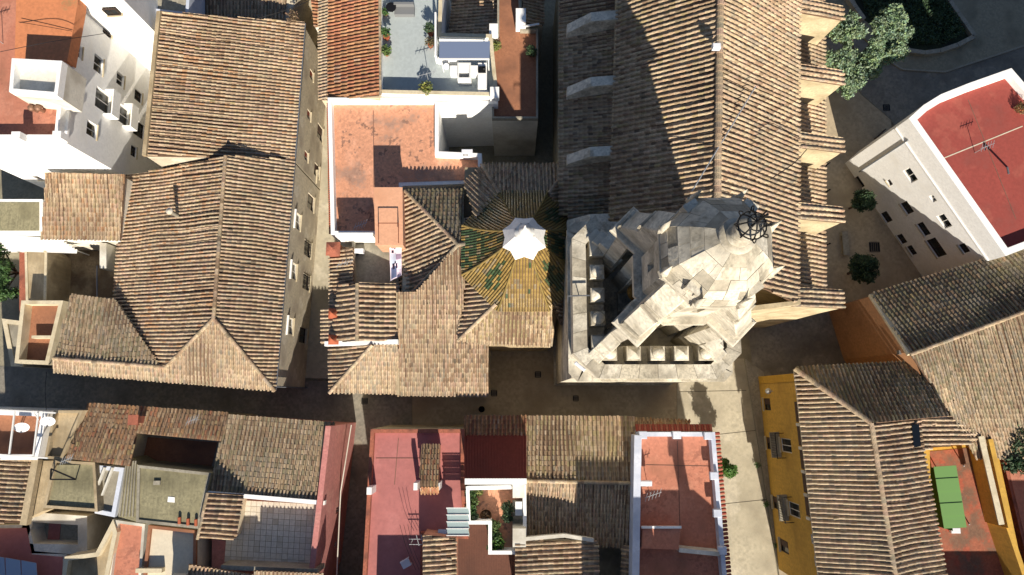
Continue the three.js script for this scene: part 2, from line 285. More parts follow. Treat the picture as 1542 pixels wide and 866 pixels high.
// ------------------------------------------------------------------ buildings
function wallFrame(A, B, h, inside) {
  const a = at(A[0], A[1], h), b = at(B[0], B[1], h), s = b.clone().sub(a); s.y = 0; const L = s.length(); s.normalize(); const n = V(s.z, 0, -s.x); if (n.dot(inside.clone().sub(a)) > 0) n.negate();
  return { a, s, n, L };
}
function placeOnWall(f, px, py) { const p = onPlane(px, py, f.a, f.n); return { u: p.clone().sub(f.a).dot(f.s), y: p.y, p }; }
function frameBox(f, u, y, w, h, d0, d1) { const g = new THREE.BoxGeometry(w, h, d1 - d0), m = new THREE.Matrix4().makeBasis(f.s, V(0, 1, 0), f.s.clone().cross(V(0, 1, 0))); const dir = f.s.clone().cross(V(0, 1, 0)).dot(f.n) > 0 ? 1 : -1; g.translate(0, 0, dir * (d0 + d1) / 2); g.applyMatrix4(m); const o = f.a.clone().addScaledVector(f.s, u); return g.translate(o.x, y, o.z); }
function addWindow(g, f, [px, py, w, h, kind = 'plain'], glass = M.glass) {
  const { u, y } = placeOnWall(f, px, py), t = 0.07, fm = kind === 'dark' || kind === 'shutter' || kind === 'grille' ? M.darkFrame : M.frame;
  const win = mesh('window', [frameBox(f, u - w / 2 + t / 2, y, t, h, -0.2, -0.1), frameBox(f, u + w / 2 - t / 2, y, t, h, -0.2, -0.1), frameBox(f, u, y + h / 2 - t / 2, w - 2 * t, t, -0.2, -0.1), frameBox(f, u, y - h / 2 + t / 2, w - 2 * t, t, -0.2, -0.1), frameBox(f, u, y, t * 0.8, h - 2 * t, -0.19, -0.11)], fm, g);
  mesh('pane', frameBox(f, u, y, w - 2 * t, h - 2 * t, -0.17, -0.15), glass, win);
  if (kind === 'shutter' || kind === 'red') { mesh('shutter', [frameBox(f, u - w / 4 + 0.01, y, w / 2 - t, h - 2 * t, -0.13, -0.06)], kind === 'red' ? M.redShutter : M.shutter, win); }
  if (kind !== 'bare') mesh('sill', frameBox(f, u, y - h / 2 - 0.05, w + 0.16, 0.08, -0.28, 0.1), M.cream, win);
  if (kind === 'lintel') mesh('lintel', frameBox(f, u, y + h / 2 + 0.1, w + 0.24, 0.16, -0.02, 0.14), M.white, win);
  if (kind === 'grille') { const b = []; for (let i = 0; i < 5; i++) b.push(frameBox(f, u - w / 2 + w * (i + 0.5) / 5, y, 0.03, h, 0.02, 0.05)); for (const k of [-0.35, 0, 0.35]) b.push(frameBox(f, u, y + h * k, w, 0.03, 0.051, 0.08)); mesh('grille', b, M.iron, win); }
  if (kind === 'rail') { const D = 0.7, W = w + 0.5, yb = y - h / 2 - 0.12, bal = mesh('balcony', frameBox(f, u, yb, W, 0.12, -0.02, D), M.white, g); mesh('balcony_front', [frameBox(f, u, yb + 0.5, W, 0.88, D - 0.1, D), ...[-1, 1].map((s) => frameBox(f, u + s * (W / 2 - 0.05), yb + 0.5, 0.1, 0.88, 0, D - 0.1))], M.white, bal); }
  if (kind === 'balcony') {
    const bm = kind === 'balcony' ? M.iron : M.whitePaint, D = 0.75, W = w + 0.9, yb = y - h / 2 - 0.12, bal = mesh('balcony', frameBox(f, u, yb, W, 0.12, -0.02, D), kind === 'balcony' ? M.concrete : M.white, g);
    const b = [frameBox(f, u, yb + 1.05, W, 0.06, D - 0.08, D - 0.02)]; for (const s of [-1, 1]) b.push(frameBox(f, u + s * (W / 2 - 0.04), yb + 1.05, 0.05, 0.05, 0, D - 0.09));
    for (let i = 0; i < 11; i++) b.push(frameBox(f, u - W / 2 + 0.04 + (W - 0.08) * i / 10, yb + 0.55, 0.025, 0.96, D - 0.06, D - 0.035)); mesh('railing', b, bm, bal);
  }
  return win;
}
function building(name, label, category, foot, h, wall, { wins = [], y0 = 0, group } = {}) {
  const pts = foot.map((p) => at(p[0], p[1], p.length > 2 ? p[2] : h)), c = pts.reduce((s, p) => s.add(p), V(0, 0, 0)).multiplyScalar(1 / pts.length), g = thing(name, label, category, V(c.x, y0, c.z), group), tools = [], todo = [];
  for (const w of wins) { const f = wallFrame(w.edge[0], w.edge[1], w.h === undefined ? h : w.h, c); for (const s of w.list) { const { u, y } = placeOnWall(f, s[0], s[1]); if (s[4] !== 'flush') tools.push(frameBox(f, u, y, s[2], s[3], -0.32, 0.4)); todo.push([f, s]); } }
  mesh('wall', cut(prism(pts, y0), tools), wall, g);
  for (const [f, s] of todo) addWindow(g, f, s);
  g.userData.outline = undefined; delete g.userData.outline;
  return { g, pts, h, c };
}
function terrace(b, floor, { ph = 0.9, pt = 0.25, pmat = M.white, skip = [], y, coping = null } = {}) {       // floor sheet and parapet on a flat roof
  const yy = y === undefined ? b.h : y; skip = skip.map(([p, q]) => at(p, q, b.h)); const P = b.pts.map((p) => V(p.x, yy, p.z));
  mesh('terrace_floor', prism(inset(P, pt * 0.98).map((p) => V(p.x, yy + 0.03, p.z)), yy - 0.05), floor, b.g);
  if (ph > 0) { const par = mesh('parapet', ring(P, pt, yy, yy + ph, skip), pmat, b.g); if (coping) mesh('coping', ring(inset(P, -0.04), pt + 0.08, yy + ph + 0.003, yy + ph + 0.06, skip), coping, par); }
}
function wall2(name, A, B, h0, h1, t, mat, parent) { const a = at(A[0], A[1], h1), b = at(B[0], B[1], h1); a.y = b.y = (h0 + h1) / 2; return mesh(name, bar(a, b, t, h1 - h0), mat, parent); }
// ------------------------------------------------------------------ plants
const LEAF = (() => { const a = []; for (let k = 0; k < 3; k++) { const m = new THREE.Matrix4().makeRotationFromEuler(new THREE.Euler(k * 1.1, k * 2.1, k * 0.7)); const q = [[-0.3, 0, 0], [0, 0.08, -0.55], [0.3, 0, 0], [0, -0.06, 0.55]].map((v) => V(...v).applyMatrix4(m).add(V(Math.sin(k * 2.2) * 0.35, Math.cos(k * 3.1) * 0.25, Math.cos(k * 1.4) * 0.35))); for (const i of [0, 1, 2, 0, 2, 3]) a.push(...q[i].toArray()); } return tris(a); })();
const leafMat = new THREE.MeshPhysicalMaterial({ color: 0xffffff, roughness: 0.7, transmission: 0.15, thickness: 0, side: THREE.DoubleSide });
function leafList(list, o, r, n, col, size, rnd) {
  for (let i = 0; i < n; i++) { const u = rnd() * 2 - 1, t = rnd() * Math.PI * 2, q = Math.pow(rnd(), 0.45) * r, w = Math.sqrt(1 - u * u), p = V(o.x + Math.cos(t) * w * q, o.y + u * q * 0.8, o.z + Math.sin(t) * w * q), s = size * (0.6 + 0.8 * rnd()), k = 0.65 + 0.7 * rnd(), c = new THREE.Color().setRGB(col[0] * k * (0.85 + 0.3 * rnd()), col[1] * k, col[2] * k * (0.7 + 0.6 * rnd())); list.push([new THREE.Matrix4().compose(p, new THREE.Quaternion().setFromEuler(new THREE.Euler(rnd() * 6, rnd() * 6, rnd() * 6)), V(s, s, s)), c]); }
}
function foliage(parent, off, r, n, col, size, name = 'foliage') { const rnd = rng(3000 + seedNo++), list = [], o = rootPos(parent).add(off); leafList(list, o, r, n, col, size, rnd); return instances(name, LEAF, leafMat, list, parent); }
function tree(name, label, pos, hTrunk, lobes, per, col, size, rTrunk = 0.18, group) {
  const g = thing(name, label, 'tree', pos, group), rnd = rng(7000 + seedNo++), list = [], limbs = [];
  mesh('trunk', rod(pos, pos.clone().add(V(0.1, hTrunk, 0.05)), rTrunk, rTrunk * 0.6, 9), M.bark, g);
  for (const [x, y, z, r] of lobes) { const c = pos.clone().add(V(x, y, z)); limbs.push(rod(pos.clone().add(V(0.1, hTrunk * 0.92, 0.05)), c, rTrunk * 0.45, 0.03, 6)); for (let k = 0; k < 7; k++) { const d = V(rnd() - 0.5, rnd() - 0.4, rnd() - 0.5).normalize().multiplyScalar(r * 0.62), q = c.clone().add(d); limbs.push(rod(c, q, 0.035, 0.012, 4)); leafList(list, q, r * 0.48, per / 7 | 0, col, size, rnd); } }
  mesh('limbs', limbs, M.bark, g); instances('crown', LEAF, leafMat, list, g); return g;
}
let plantNo = 0;
function potted(label, px, py, h, r, col, n = 120, size = 0.16, tall = 0.5) { const p = at(px, py, h), g = thing('potted_plant', label, 'plant', p); mesh('pot', lathe([[0, 0], [r * 0.45, 0], [r * 0.62, r * 0.8], [r * 0.5, r * 0.8], [0, r * 0.7]], 12).translate(p.x, p.y, p.z), M.pot, g); mesh('stem', rod(p, p.clone().add(V(0, tall + r * 0.4, 0)), 0.03, 0.015, 5), M.bark, g); foliage(g, V(0, tall + r * 0.5, 0), r, n, col, size); return g; }
const G1 = [0.06, 0.13, 0.03], G2 = [0.1, 0.16, 0.035], G3 = [0.045, 0.09, 0.035], G4 = [0.2, 0.22, 0.06], G5 = [0.13, 0.18, 0.09];
// ------------------------------------------------------------------ the ground
const sheet = (name, list, mat, y, y0 = y - 0.05) => structure(name, prism(list.map(([a, b]) => { const p = at(a, b, y); p.y = y; return p; }), y0), mat);
structure('ground', new THREE.PlaneGeometry(700, 700).rotateX(-Math.PI / 2).translate(0, -0.02, 0), M.paving);
sheet('street', [[-300, 540], [620, 575], [620, 665], [300, 668], [-300, 655]], M.asphalt, 0.0);
sheet('street', [[455, -60], [520, -60], [522, 574], [440, 574]], M.slab, 0.0);
sheet('street', [[500, 666], [575, 666], [575, 900], [490, 900]], M.asphalt, 0.0);
sheet('plaza', [[621, 470], [1019, 470], [1019, 690], [621, 690]], M.plaza, 0.0);
sheet('street', [[1020, 540], [1121, 540], [1176, 900], [1020, 900]], M.slab, 0.0);
sheet('plaza', [[1122, 440], [1200, 470], [1420, 470], [1420, 560], [1135, 575]], M.asphalt, 0.0);
sheet('plaza', [[1200, -60], [1240, 60], [1297, 143], [1342, 181], [1400, 260], [1400, 469], [1200, 469]], M.plaza, 0.0);
sheet('road', [[1241, 60], [1290, 50], [1330, 88], [1358, 106], [1422, 110], [1640, 38], [1640, 240], [1343, 260], [1342, 180], [1298, 142]], M.asphalt, 0.0);
sheet('pavement', [[1200, -80], [1640, -80], [1640, 36], [1424, 108], [1360, 104], [1332, 87], [1292, 48], [1241, 58]], M.paving, 0.12, -0.02);
sheet('pavement', [[1123, 541], [1150, 560], [1215, 900], [1179, 900]], M.concrete, 0.12, -0.02);
function kerb(list, w = 0.16, h = 0.14) { const p = list.map((q) => at(q[0], q[1], 0)); for (let i = 0; i + 1 < p.length; i++) { const L = p[i].distanceTo(p[i + 1]), n = Math.max(1, Math.round(L)); for (let k = 0; k < n; k++) kerbBits.push(bar(p[i].clone().lerp(p[i + 1], (k + 0.01) / n).setY(h / 2), p[i].clone().lerp(p[i + 1], (k + 0.99) / n).setY(h / 2), w, h)); } }
const kerbBits = []; kerb([[1122, 541], [1178, 890]]); kerb([[1331, 88], [1358, 105], [1422, 109], [1640, 37]]); structure('kerb', kerbBits, M.kerb);
// slab joints of the concrete street and a drain line
{ const j = []; for (const [a, b] of [[[1023, 590], [1124, 588]], [[1075, 655], [1140, 648]], [[1080, 760], [1157, 752]]]) { const p = at(...a), q = at(...b); j.push(bar(p.setY(0.006), q.setY(0.006), 0.05, 0.006)); } structure('street_joint', j, flat(0x5d574a, 0.95)); }
// park behind its low wall
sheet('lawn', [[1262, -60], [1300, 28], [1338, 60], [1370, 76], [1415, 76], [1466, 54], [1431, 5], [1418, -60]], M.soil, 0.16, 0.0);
for (const [n, l] of [['garden_wall', [[1252, -40], [1301, 30]]], ['garden_wall', [[1338, 60], [1370, 77], [1392, 80], [1415, 77], [1442, 68], [1467, 55], [1430, 2], [1418, -40]]]]) {
  const bits = []; for (let i = 0; i + 1 < l.length; i++) { const p = at(...l[i], 0.45), q = at(...l[i + 1], 0.45), L = p.distanceTo(q), k = Math.max(1, Math.round(L / 1.3)); for (let m = 0; m < k; m++) bits.push(bar(p.clone().lerp(q, m / k).setY(0.3), p.clone().lerp(q, (m + 0.97) / k).setY(0.3), 0.4, 0.6)); }
  single(n, bits.length > 8 ? 'long curved low stone wall around the dark lawn' : 'short straight low stone wall beside the big tree', 'garden wall', bits, M.concrete);
}
// ------------------------------------------------------------------ the palace on the left
{
  const P1 = planeOf([[240, 18, 10.4], [458, 33, 8], [443, 238, 8], [218, 235]]);
  const b = building('long_house', 'long house with faded tiled roof and two rows of small windows facing the narrow lane', 'house', [[243, 21, 10.1], [456, 36, 7.8], [441, 240, 7.8], [221, 236, 10.1]], 8, M.palace, {
    wins: [{ edge: [[456, 36], [441, 240]], h: 7.8, list: [[469, 113, 0.75, 0.95, 'red'], [465, 173, 0.75, 0.95, 'red'], [461, 235, 0.75, 0.95, 'red'], [484, 138, 0.9, 1.5, 'dark'], [482, 200, 1.3, 1.7, 'shutter'], [477, 257, 1.1, 1.5, 'shutter']] }] });
  slope(b.g, P1, 'warm', { pitch: 0.29, relief: 0.7 });
  const gp = at(459, 35, 8).add(V(0, -0.05, 0)), gq = at(444, 238, 8).add(V(0, -0.05, 0)); mesh('gutter', rod(gp, gq, 0.08), M.zinc, b.g);
  mesh('verge', bar(at(240, 18, 10.5), at(218, 235, 10.5), 0.3, 0.3), M.beige, b.g);
}
{
  const b = building('corner_palace', 'large corner house with hipped tiled roof and tall white-headed windows', 'house', [[441, 243, 7.8], [412, 582, 7.8], [90, 556, 7.8], [106, 447, 7.2], [176, 450, 6.3], [190, 270, 6.3]], 7.8, M.palace, {
    wins: [{ edge: [[441, 243], [412, 582]], h: 7.8, list: [[448, 333, 1.3, 1.5, 'lintel'], [442, 408, 1.3, 1.5, 'lintel'], [437, 491, 1.3, 1.5, 'lintel'], [463, 375, 1.3, 1.9, 'grille'], [461, 425, 1.3, 1.9, 'grille'], [456, 505, 1.3, 1.9, 'dark'], [468, 305, 1.3, 1.8, 'dark'], [473, 262, 1.1, 1.4, 'dark']] }] });
  const E = planeOf([[340, 235, 10], [443, 240, 8], [414, 588, 8], [322, 480]]), W = planeOf([[340, 235, 10], [322, 480, 10], [172, 450, 6.6], [240, 553], [186, 266]]);
  slope(b.g, { ...E, pts: [E.pts[0], E.pts[1], E.pts[2], E.pts[3]] }, 'old', { relief: 0.72 });
  slope(b.g, { ...W, pts: [W.pts[0], W.pts[1], onPlane(248, 554, W.o, W.n), W.pts[2], W.pts[4]] }, 'warm', { relief: 0.62 });
  slope(b.g, [[322, 480, 10], [414, 588, 8], [82, 560, 8], [82, 541], [250, 553]], 'pale');
  slope(b.g, [[82, 541, 8.35], [243, 553, 8.5], [172, 452, 7.6], [107, 444]], 'mossPale');
  ridge(b.g, [340, 235, 10], [322, 480, 10]); ridge(b.g, [322, 480, 10], [414, 588, 8]); ridge(b.g, [322, 480, 10], [250, 553, 8.5]); ridge(b.g, [250, 553, 8.5], [82, 540, 8.4]); ridge(b.g, [250, 553, 8.3], [172, 451, 6.6], 'mossPale');
  mesh('gutter', rod(at(444, 240, 7.95), at(415, 588, 7.95), 0.08), M.zinc, b.g);
  mesh('downpipe', rod(at(416, 582, 7.8), at(416, 582, 7.8).setY(0), 0.06), M.zinc, b.g);
  const ch = onPlane(268, 325, W.o, W.n); const chm = mesh('chimney', rod(ch.clone().add(V(0, -0.2, 0)), ch.clone().add(V(0, 1.3, 0)), 0.16, 0.16, 10), M.concrete, b.g); mesh('chimney_cap', lathe([[0.26, 0], [0.26, 0.05], [0, 0.2]], 10).translate(ch.x, ch.y + 1.35, ch.z), M.offwhite, chm);
}
{ // small wing left of the palace
  const b = building('tiled_wing', 'low wing with straw-coloured roof tiles against the tall white wall', 'house', [[72, 264, 8.3], [186, 266, 8.3], [181, 360, 7], [66, 358, 7]], 8, M.offwhite);
  slope(b.g, [[70, 260, 8.5], [188, 263, 8.5], [181, 362, 7.1], [63, 360]], 'warm');
  mesh('fascia', bar(at(63, 361, 7), at(181, 363, 7), 0.08, 0.22), M.white, b.g);
}
{ // roofs in shade behind the long house
  const b = building('back_house', 'shaded back house with dark tiled roof behind the long house', 'house', [[285, -60, 7.4], [470, -60, 7.4], [430, 40, 6.6], [285, 40, 6.6]], 7, M.palace);
  slope(b.g, [[285, -60, 7.6], [440, -60, 7.6], [425, 40, 6.7], [285, 40]], 'old');
  const c = building('blue_grey_hut', 'blue-grey rooftop block behind the tall white house', 'building', [[188, -60], [292, -60], [286, 26], [232, 20]], 9.4, M.blueWhite); terrace(c, M.concrete, { ph: 0.3, pmat: M.blueWhite });
  const e = building('lane_house', 'sliver of house with orange tiles at the lane end', 'house', [[462, -60], [487, -60], [482, 40], [474, 40]], 7, M.offwhite); slope(e.g, [[462, -60, 7.6], [490, -60, 7.2], [484, 40, 7.2], [473, 40]], 'orange');
}
// ------------------------------------------------------------------ the tall white house, upper left
{
  const Ee = [[97, 214], [117, 8]];
  const b = building('tall_white_house', 'tall white apartment house with balconies and many small windows', 'house', [[-90, 214], [97, 214], [117, 8], [190, 4], [190, -70], [-90, -70]], 14, M.white, {
    wins: [{ edge: Ee, list: [[116, 75, 0.9, 1.1], [148, 97, 1.3, 1.1], [181, 120, 1.0, 1.0], [208, 145, 0.9, 1.1, 'dark'], [104, 131, 0.8, 1.3], [155, 152, 1.6, 1.9, 'rail'], [184, 172, 1.5, 1.9, 'rail'], [209, 195, 1.3, 1.6, 'dark'], [138, 195, 1.1, 1.2], [201, 228, 0.9, 0.8, 'dark']] },
      { edge: [[117, 8], [190, 4]], list: [[168, 15, 1.0, 0.8, 'grille'], [153, 48, 0.9, 1.0, 'grille'], [183, 82, 0.9, 1.0, 'grille'], [210, 110, 0.8, 0.9, 'grille']] },
      { edge: [[-90, 214], [97, 214]], list: [[57, 268, 0.5, 0.9, 'dark']] }] });
  terrace(b, M.redBrown, { ph: 0.7, pt: 0.28 });
  const rt = at(60, 45, 14.4); mesh('upper_roof', prism([[26, -70], [118, -70], [117, 6], [101, 92], [22, 90]].map(([x, y]) => at(x, y, 14.9)), 13.9), surface(0xcb8257, 0x8b7a52, { amt: 0.6, seed: 44, lo: 0.6, hi: 0.75, metres: 8, grain: 0.08 }), b.g);
  const hut = mesh('roof_hut', prism([[27, 94], [102, 98], [95, 150], [23, 144]].map(([x, y]) => at(x, y, 16)), 13.9), M.offwhite, b.g); mesh('hut_rim', ring([[27, 94], [102, 98], [95, 150], [23, 144]].map(([x, y]) => at(x, y, 16)), 0.25, 16, 16.6), M.white, hut);
  for (const [x, y] of [[34, 209], [95, 208]]) mesh('parapet_post', box(at(x, y, 14.7).x, 14.7, at(x, y, 14.7).z, 0.6, 0.7, 0.5), M.white, b.g);
  mesh('cornice', bar(at(99, 214, 13.95), at(119, 10, 13.95), 0.22, 0.2), M.white, b.g);
  for (const [x, y] of [[56, 168], [66, 168]]) { const p = at(x, y, 14.1); const v = single('roof_ventilator', x < 60 ? 'rusty ball ventilator on the red terrace, the western one' : 'rusty ball ventilator on the red terrace, the eastern one', 'ventilator', [rod(p, p.clone().add(V(0, 0.4, 0)), 0.12), new THREE.SphereGeometry(0.24, 10, 8).translate(p.x, p.y + 0.6, p.z)], flat(0x8a6a56, 0.6, 0.5)); }
  wireThing([[0, 78, 17], [70, 64, 16.6], [160, 50, 14.2]], 'thin black cable over the orange roof of the white house'); wireThing([[28, 33, 15.2], [70, 40, 15.1], [108, 47, 15.0]], 'black cable lying across the orange flat roof');
}
function wireThing(l, label, r = 0.02) { return single('cable', label, 'cable', wire(l.map((p) => at(...p)), r), M.iron); }
{ // low white block with grey paved roof, awning, courtyard and garden walls at the left edge
  const b = building('white_annex', 'low white annex with grey paved flat roof at the foot of the tall house', 'house', [[-90, 300], [64, 300], [64, 352], [-90, 352]], 7, M.white); terrace(b, M.olive, { ph: 0.0 });
  const g = thing('slatted_awning', 'white slatted awning over the stained courtyard', 'awning', at(50, 365, 0));
  for (let i = 0; i < 7; i++) { const p = at(-6 + i * 3, 356 + i * 3.2, 6.6 - i * 0.16), q = at(92 + i * 4, 363 + i * 2.6, 6.3 - i * 0.16); mesh('slat', bar(p, q, 0.34, 0.03), M.whitePaint, g); }
  for (const x of [4, 98]) mesh('post', rod(at(x, 372, 5.6), at(x, 372, 5.6).setY(0), 0.05), M.whitePaint, g);
  const c = building('courtyard_building', 'stained courtyard block with beige walls and brown patched floor', 'courtyard', [[60, 362], [176, 362], [176, 452], [60, 452]], 2.4, M.beige); terrace(c, surface(0x8a7a61, 0x5f4f3d, { amt: 0.85, seed: 61, lo: 0.42, hi: 0.6, metres: 5, grain: 0.2 }), { ph: 0 });
  mesh('pillar', prism([[150, 366], [160, 366], [160, 404], [150, 404]].map(([x, y]) => at(x, y, 6)), 2), M.offwhite, c.g);
  mesh('railing', [bar(at(146, 400, 4.2), at(146, 450, 4.2), 0.06), bar(at(146, 400, 5.2), at(146, 450, 5.2), 0.06)], M.metal, c.g);
  const w = building('courtyard_wall', 'thick beige courtyard wall with rounded end beside the tree', 'wall', [[38, 378], [44, 373], [62, 371], [72, 380], [70, 456], [40, 456]], 5.4, M.beige);
  mesh('coping', ring(w.pts.map((p) => V(p.x, 5.4, p.z)), 0.2, 5.4, 5.5), M.cream, w.g);
  const r = building('red_strip_wall', 'narrow red-plastered wall beside the courtyard tree', 'wall', [[29, 380], [39, 380], [38, 480], [29, 480]], 4.6, M.brickRed);
  const t = building('pink_terrace', 'pink floored terrace with pale parapet beside the mossy tiles', 'house', [[44, 455], [106, 455], [84, 550], [34, 548]], 6, M.concrete); terrace(t, M.brownTerrace, { ph: 0.9, pt: 0.3, pmat: M.cream, skip: [] });
  mesh('step_wall', bar(at(52, 508, 6.3), at(86, 508, 6.3), 0.22, 0.7), M.cream, t.g);
  const q = building('grey_stair_block', 'weathered grey wall block at the far left street corner', 'wall', [[4, 480], [36, 484], [36, 552], [18, 552]], 5, M.concrete); mesh('coping', ring(q.pts.map((p) => V(p.x, 5, p.z)), 0.35, 5, 5.12), M.cream, q.g);
}
// ------------------------------------------------------------------ centre block, north side
{
  const b = building('orange_roof_house', 'house with bright orange ribbed roof and cream tiled eave on the lane', 'house', [[484, -60, 7.9], [570, -60, 9.6], [571, 147, 9.6], [484, 150, 7.9]], 8, M.cream);
  slope(b.g, [[497, -60, 8.6], [570, -60, 9.9], [572, 143, 9.9], [495, 150]], 'orange', { pitch: 0.3, len: 0.6 });
  slope(b.g, [[481, -60, 8.2], [496, -60, 8.55], [495, 150, 8.55], [481, 150]], 'pale', { pitch: 0.27, name: 'eave' });
  ridge(b.g, [571, -60, 9.9], [573, 144, 9.9], 'pale', 0.2);
}
{
  const b = building('grey_terrace_house', 'white house with pale grey roof terrace full of potted plants', 'house', [[573, -60], [669, -60], [666, 60], [741, 62], [750, 152], [573, 148]], 8.6, M.white); terrace(b, M.greyFloor, { ph: 0.95, pt: 0.22, coping: M.cream });
  const can = mesh('canopy', slab([[662, 62], [738, 62], [737, 88], [661, 88]].map(([x, y], i) => at(x, y, i < 2 ? 11.2 : 10.9)), V(0, 1, 0), 0.08), M.bluePanel, b.g); mesh('canopy_edge', bar(at(661, 89, 10.85), at(737, 89, 10.85), 0.09, 0.14), M.whitePaint, can);
  for (const x of [664, 735]) mesh('post', rod(at(x, 88, 10.8), at(x, 88, 10.8).setY(8.6), 0.05), M.whitePaint, b.g);
  mesh('partition', [bar(at(657, 25, 9.3), at(657, 90, 9.3), 0.14, 1.3), bar(at(660, 92, 9.2), at(690, 92, 9.2), 0.14, 1.0)], M.white, b.g);
  mesh('counter', [box(...at(700, 112, 8.64).toArray(), 2.2, 0.9, 0.6), box(...at(727, 122, 8.64).toArray(), 0.7, 0.9, 2.2)], M.white, b.g);
  mesh('corner_post', box(...at(745, 144, 9.5).toArray(), 0.7, 0.6, 0.9), M.white, b.g);
  const items = [['garden_sofa', 'grey cushioned sofa on the pale grey terrace', 'sofa', [box(...at(610, 19, 8.64).toArray(), 1.6, 0.42, 0.8), box(...at(610, 13, 8.64).toArray(), 1.6, 0.8, 0.2)], flat(0x77797a, 0.9)],
    ['patio_table', 'small round black table beside the grey sofa', 'table', [lathe([[0.02, 0], [0.06, 0.05], [0.06, 0.65], [0.42, 0.68], [0.42, 0.72], [0, 0.72]]).translate(...at(591, 18, 8.64).toArray())], M.iron],
    ['outdoor_sink', 'white sink basin with blue tap on the kitchen terrace', 'sink', ring([[690, 102], [710, 102], [710, 126], [690, 126]].map(([x, y]) => at(x, y, 8.9)), 0.12, 8.64, 9.75), M.whitePaint],
    ['barbecue', 'black barbecue standing in the kitchen terrace corner', 'barbecue', [box(...at(726, 112, 8.64).toArray(), 0.55, 0.85, 1.2), box(...at(726, 106, 9.5).toArray(), 0.6, 0.2, 0.5), rod(at(729, 104, 9.6), at(729, 104, 10.6), 0.09)], M.iron],
    ['water_heater', 'white cylindrical heater unit at the terrace wall', 'heater', [rod(at(672, 100, 8.7), at(672, 100, 9.7), 0.24, 0.24, 12)], M.whitePlastic],
    ['chest_box', 'white storage chest in the terrace corner', 'chest', [chamferBox(0.8, 0.6, 0.6).translate(...at(728, 146, 8.64).toArray())], M.whitePlastic]];
  for (const [n, l, c, geo, m] of items) single(n, l, c, geo, m);
}
{
  const b = building('courtyard_roof_house', 'house with dark shaded tiled roof beside the grey terrace', 'house', [[688, -60, 6.6], [752, -60, 7], [752, 56, 7], [676, 56, 6.5]], 7, M.white); slope(b.g, [[690, -60, 6.7], [752, -60, 7.2], [750, 60, 7.2], [675, 60]], 'old');
  const c = building('brown_terrace_house', 'house with brown tiled terrace beside the church alley', 'house', [[749, -60], [780, -60], [786, 48], [810, 48], [810, 182], [741, 182], [741, 62], [749, 58]], 8, M.offwhite); terrace(c, M.brownTerrace, { ph: 0.5, pt: 0.16, pmat: M.concrete });
  mesh('gate_pier', box(...at(744, 56, 8).toArray(), 0.7, 1.3, 0.9), M.white, c.g); mesh('gate_pier', box(...at(784, 38, 8).toArray(), 0.8, 1.5, 1.2), M.white, c.g);
  mesh('balustrade', [bar(at(788, 40, 9.1), at(812, 36, 9.1), 0.14, 0.1), ...[0, 1, 2, 3, 4].map((i) => rod(at(790 + i * 5, 40 - i * 0.8, 8), at(790 + i * 5, 40 - i * 0.8, 9.1), 0.08))], M.whitePaint, c.g);
  const d = building('dark_roof_annex', 'small annex with dark tiles next to the white balustrade', 'house', [[788, -60, 7.6], [818, -60, 7], [818, 36, 7], [788, 36, 7.6]], 7.3, M.offwhite); slope(d.g, [[787, -60, 7.8], [818, -60, 7.1], [818, 38, 7.1], [787, 38]], 'old');
}
{
  const b = building('orange_terrace_house', 'house with large stained orange roof terrace and white parapet', 'house', [[497, 153], [750, 153], [750, 162], [662, 165], [662, 233], [726, 236], [726, 276], [606, 280], [606, 357], [502, 357]], 8.3, M.white); terrace(b, M.terracotta, { ph: 0.75, pt: 0.3, y: 8.3, skip: [[666, 278], [606, 318]] });
  const hut = mesh('stair_hut', prism([[564, 284], [605, 284], [606, 368], [566, 368]].map(([x, y]) => at(x, y, 10.9)), 8.2), M.terracotta, b.g); mesh('hut_roof', prism([[563, 282], [606, 282], [607, 369], [565, 369]].map(([x, y]) => at(x, y, 11)), 10.9), surface(0xdba583, 0xc48d6b, { seed: 91, amt: 0.5, grain: 0.06 }), hut);
  mesh('railing', [bar(at(570, 336, 11.9), at(600, 336, 11.9), 0.05), bar(at(570, 336, 11.9), at(570, 366, 11.9), 0.05), bar(at(600, 336, 11.9), at(600, 366, 11.9), 0.05), rod(at(570, 336, 11), at(570, 336, 11.9), 0.025), rod(at(600, 336, 11), at(600, 336, 11.9), 0.025)], flat(0x7a3f28, 0.7), hut);
  const e = []; for (let i = 0; i < 60; i++) e.push(rod(at(497.5 + i * 0.06, 156 + i * 3.3, 8.4), at(497.5 + i * 0.06, 156 + i * 3.3, 8.4).add(V(-0.28, -0.05, 0)), 0.09, 0.09, 6)); const em = mesh('eave_tiles', e, M.pot, b.g); em.userData.kind = 'stuff';
}
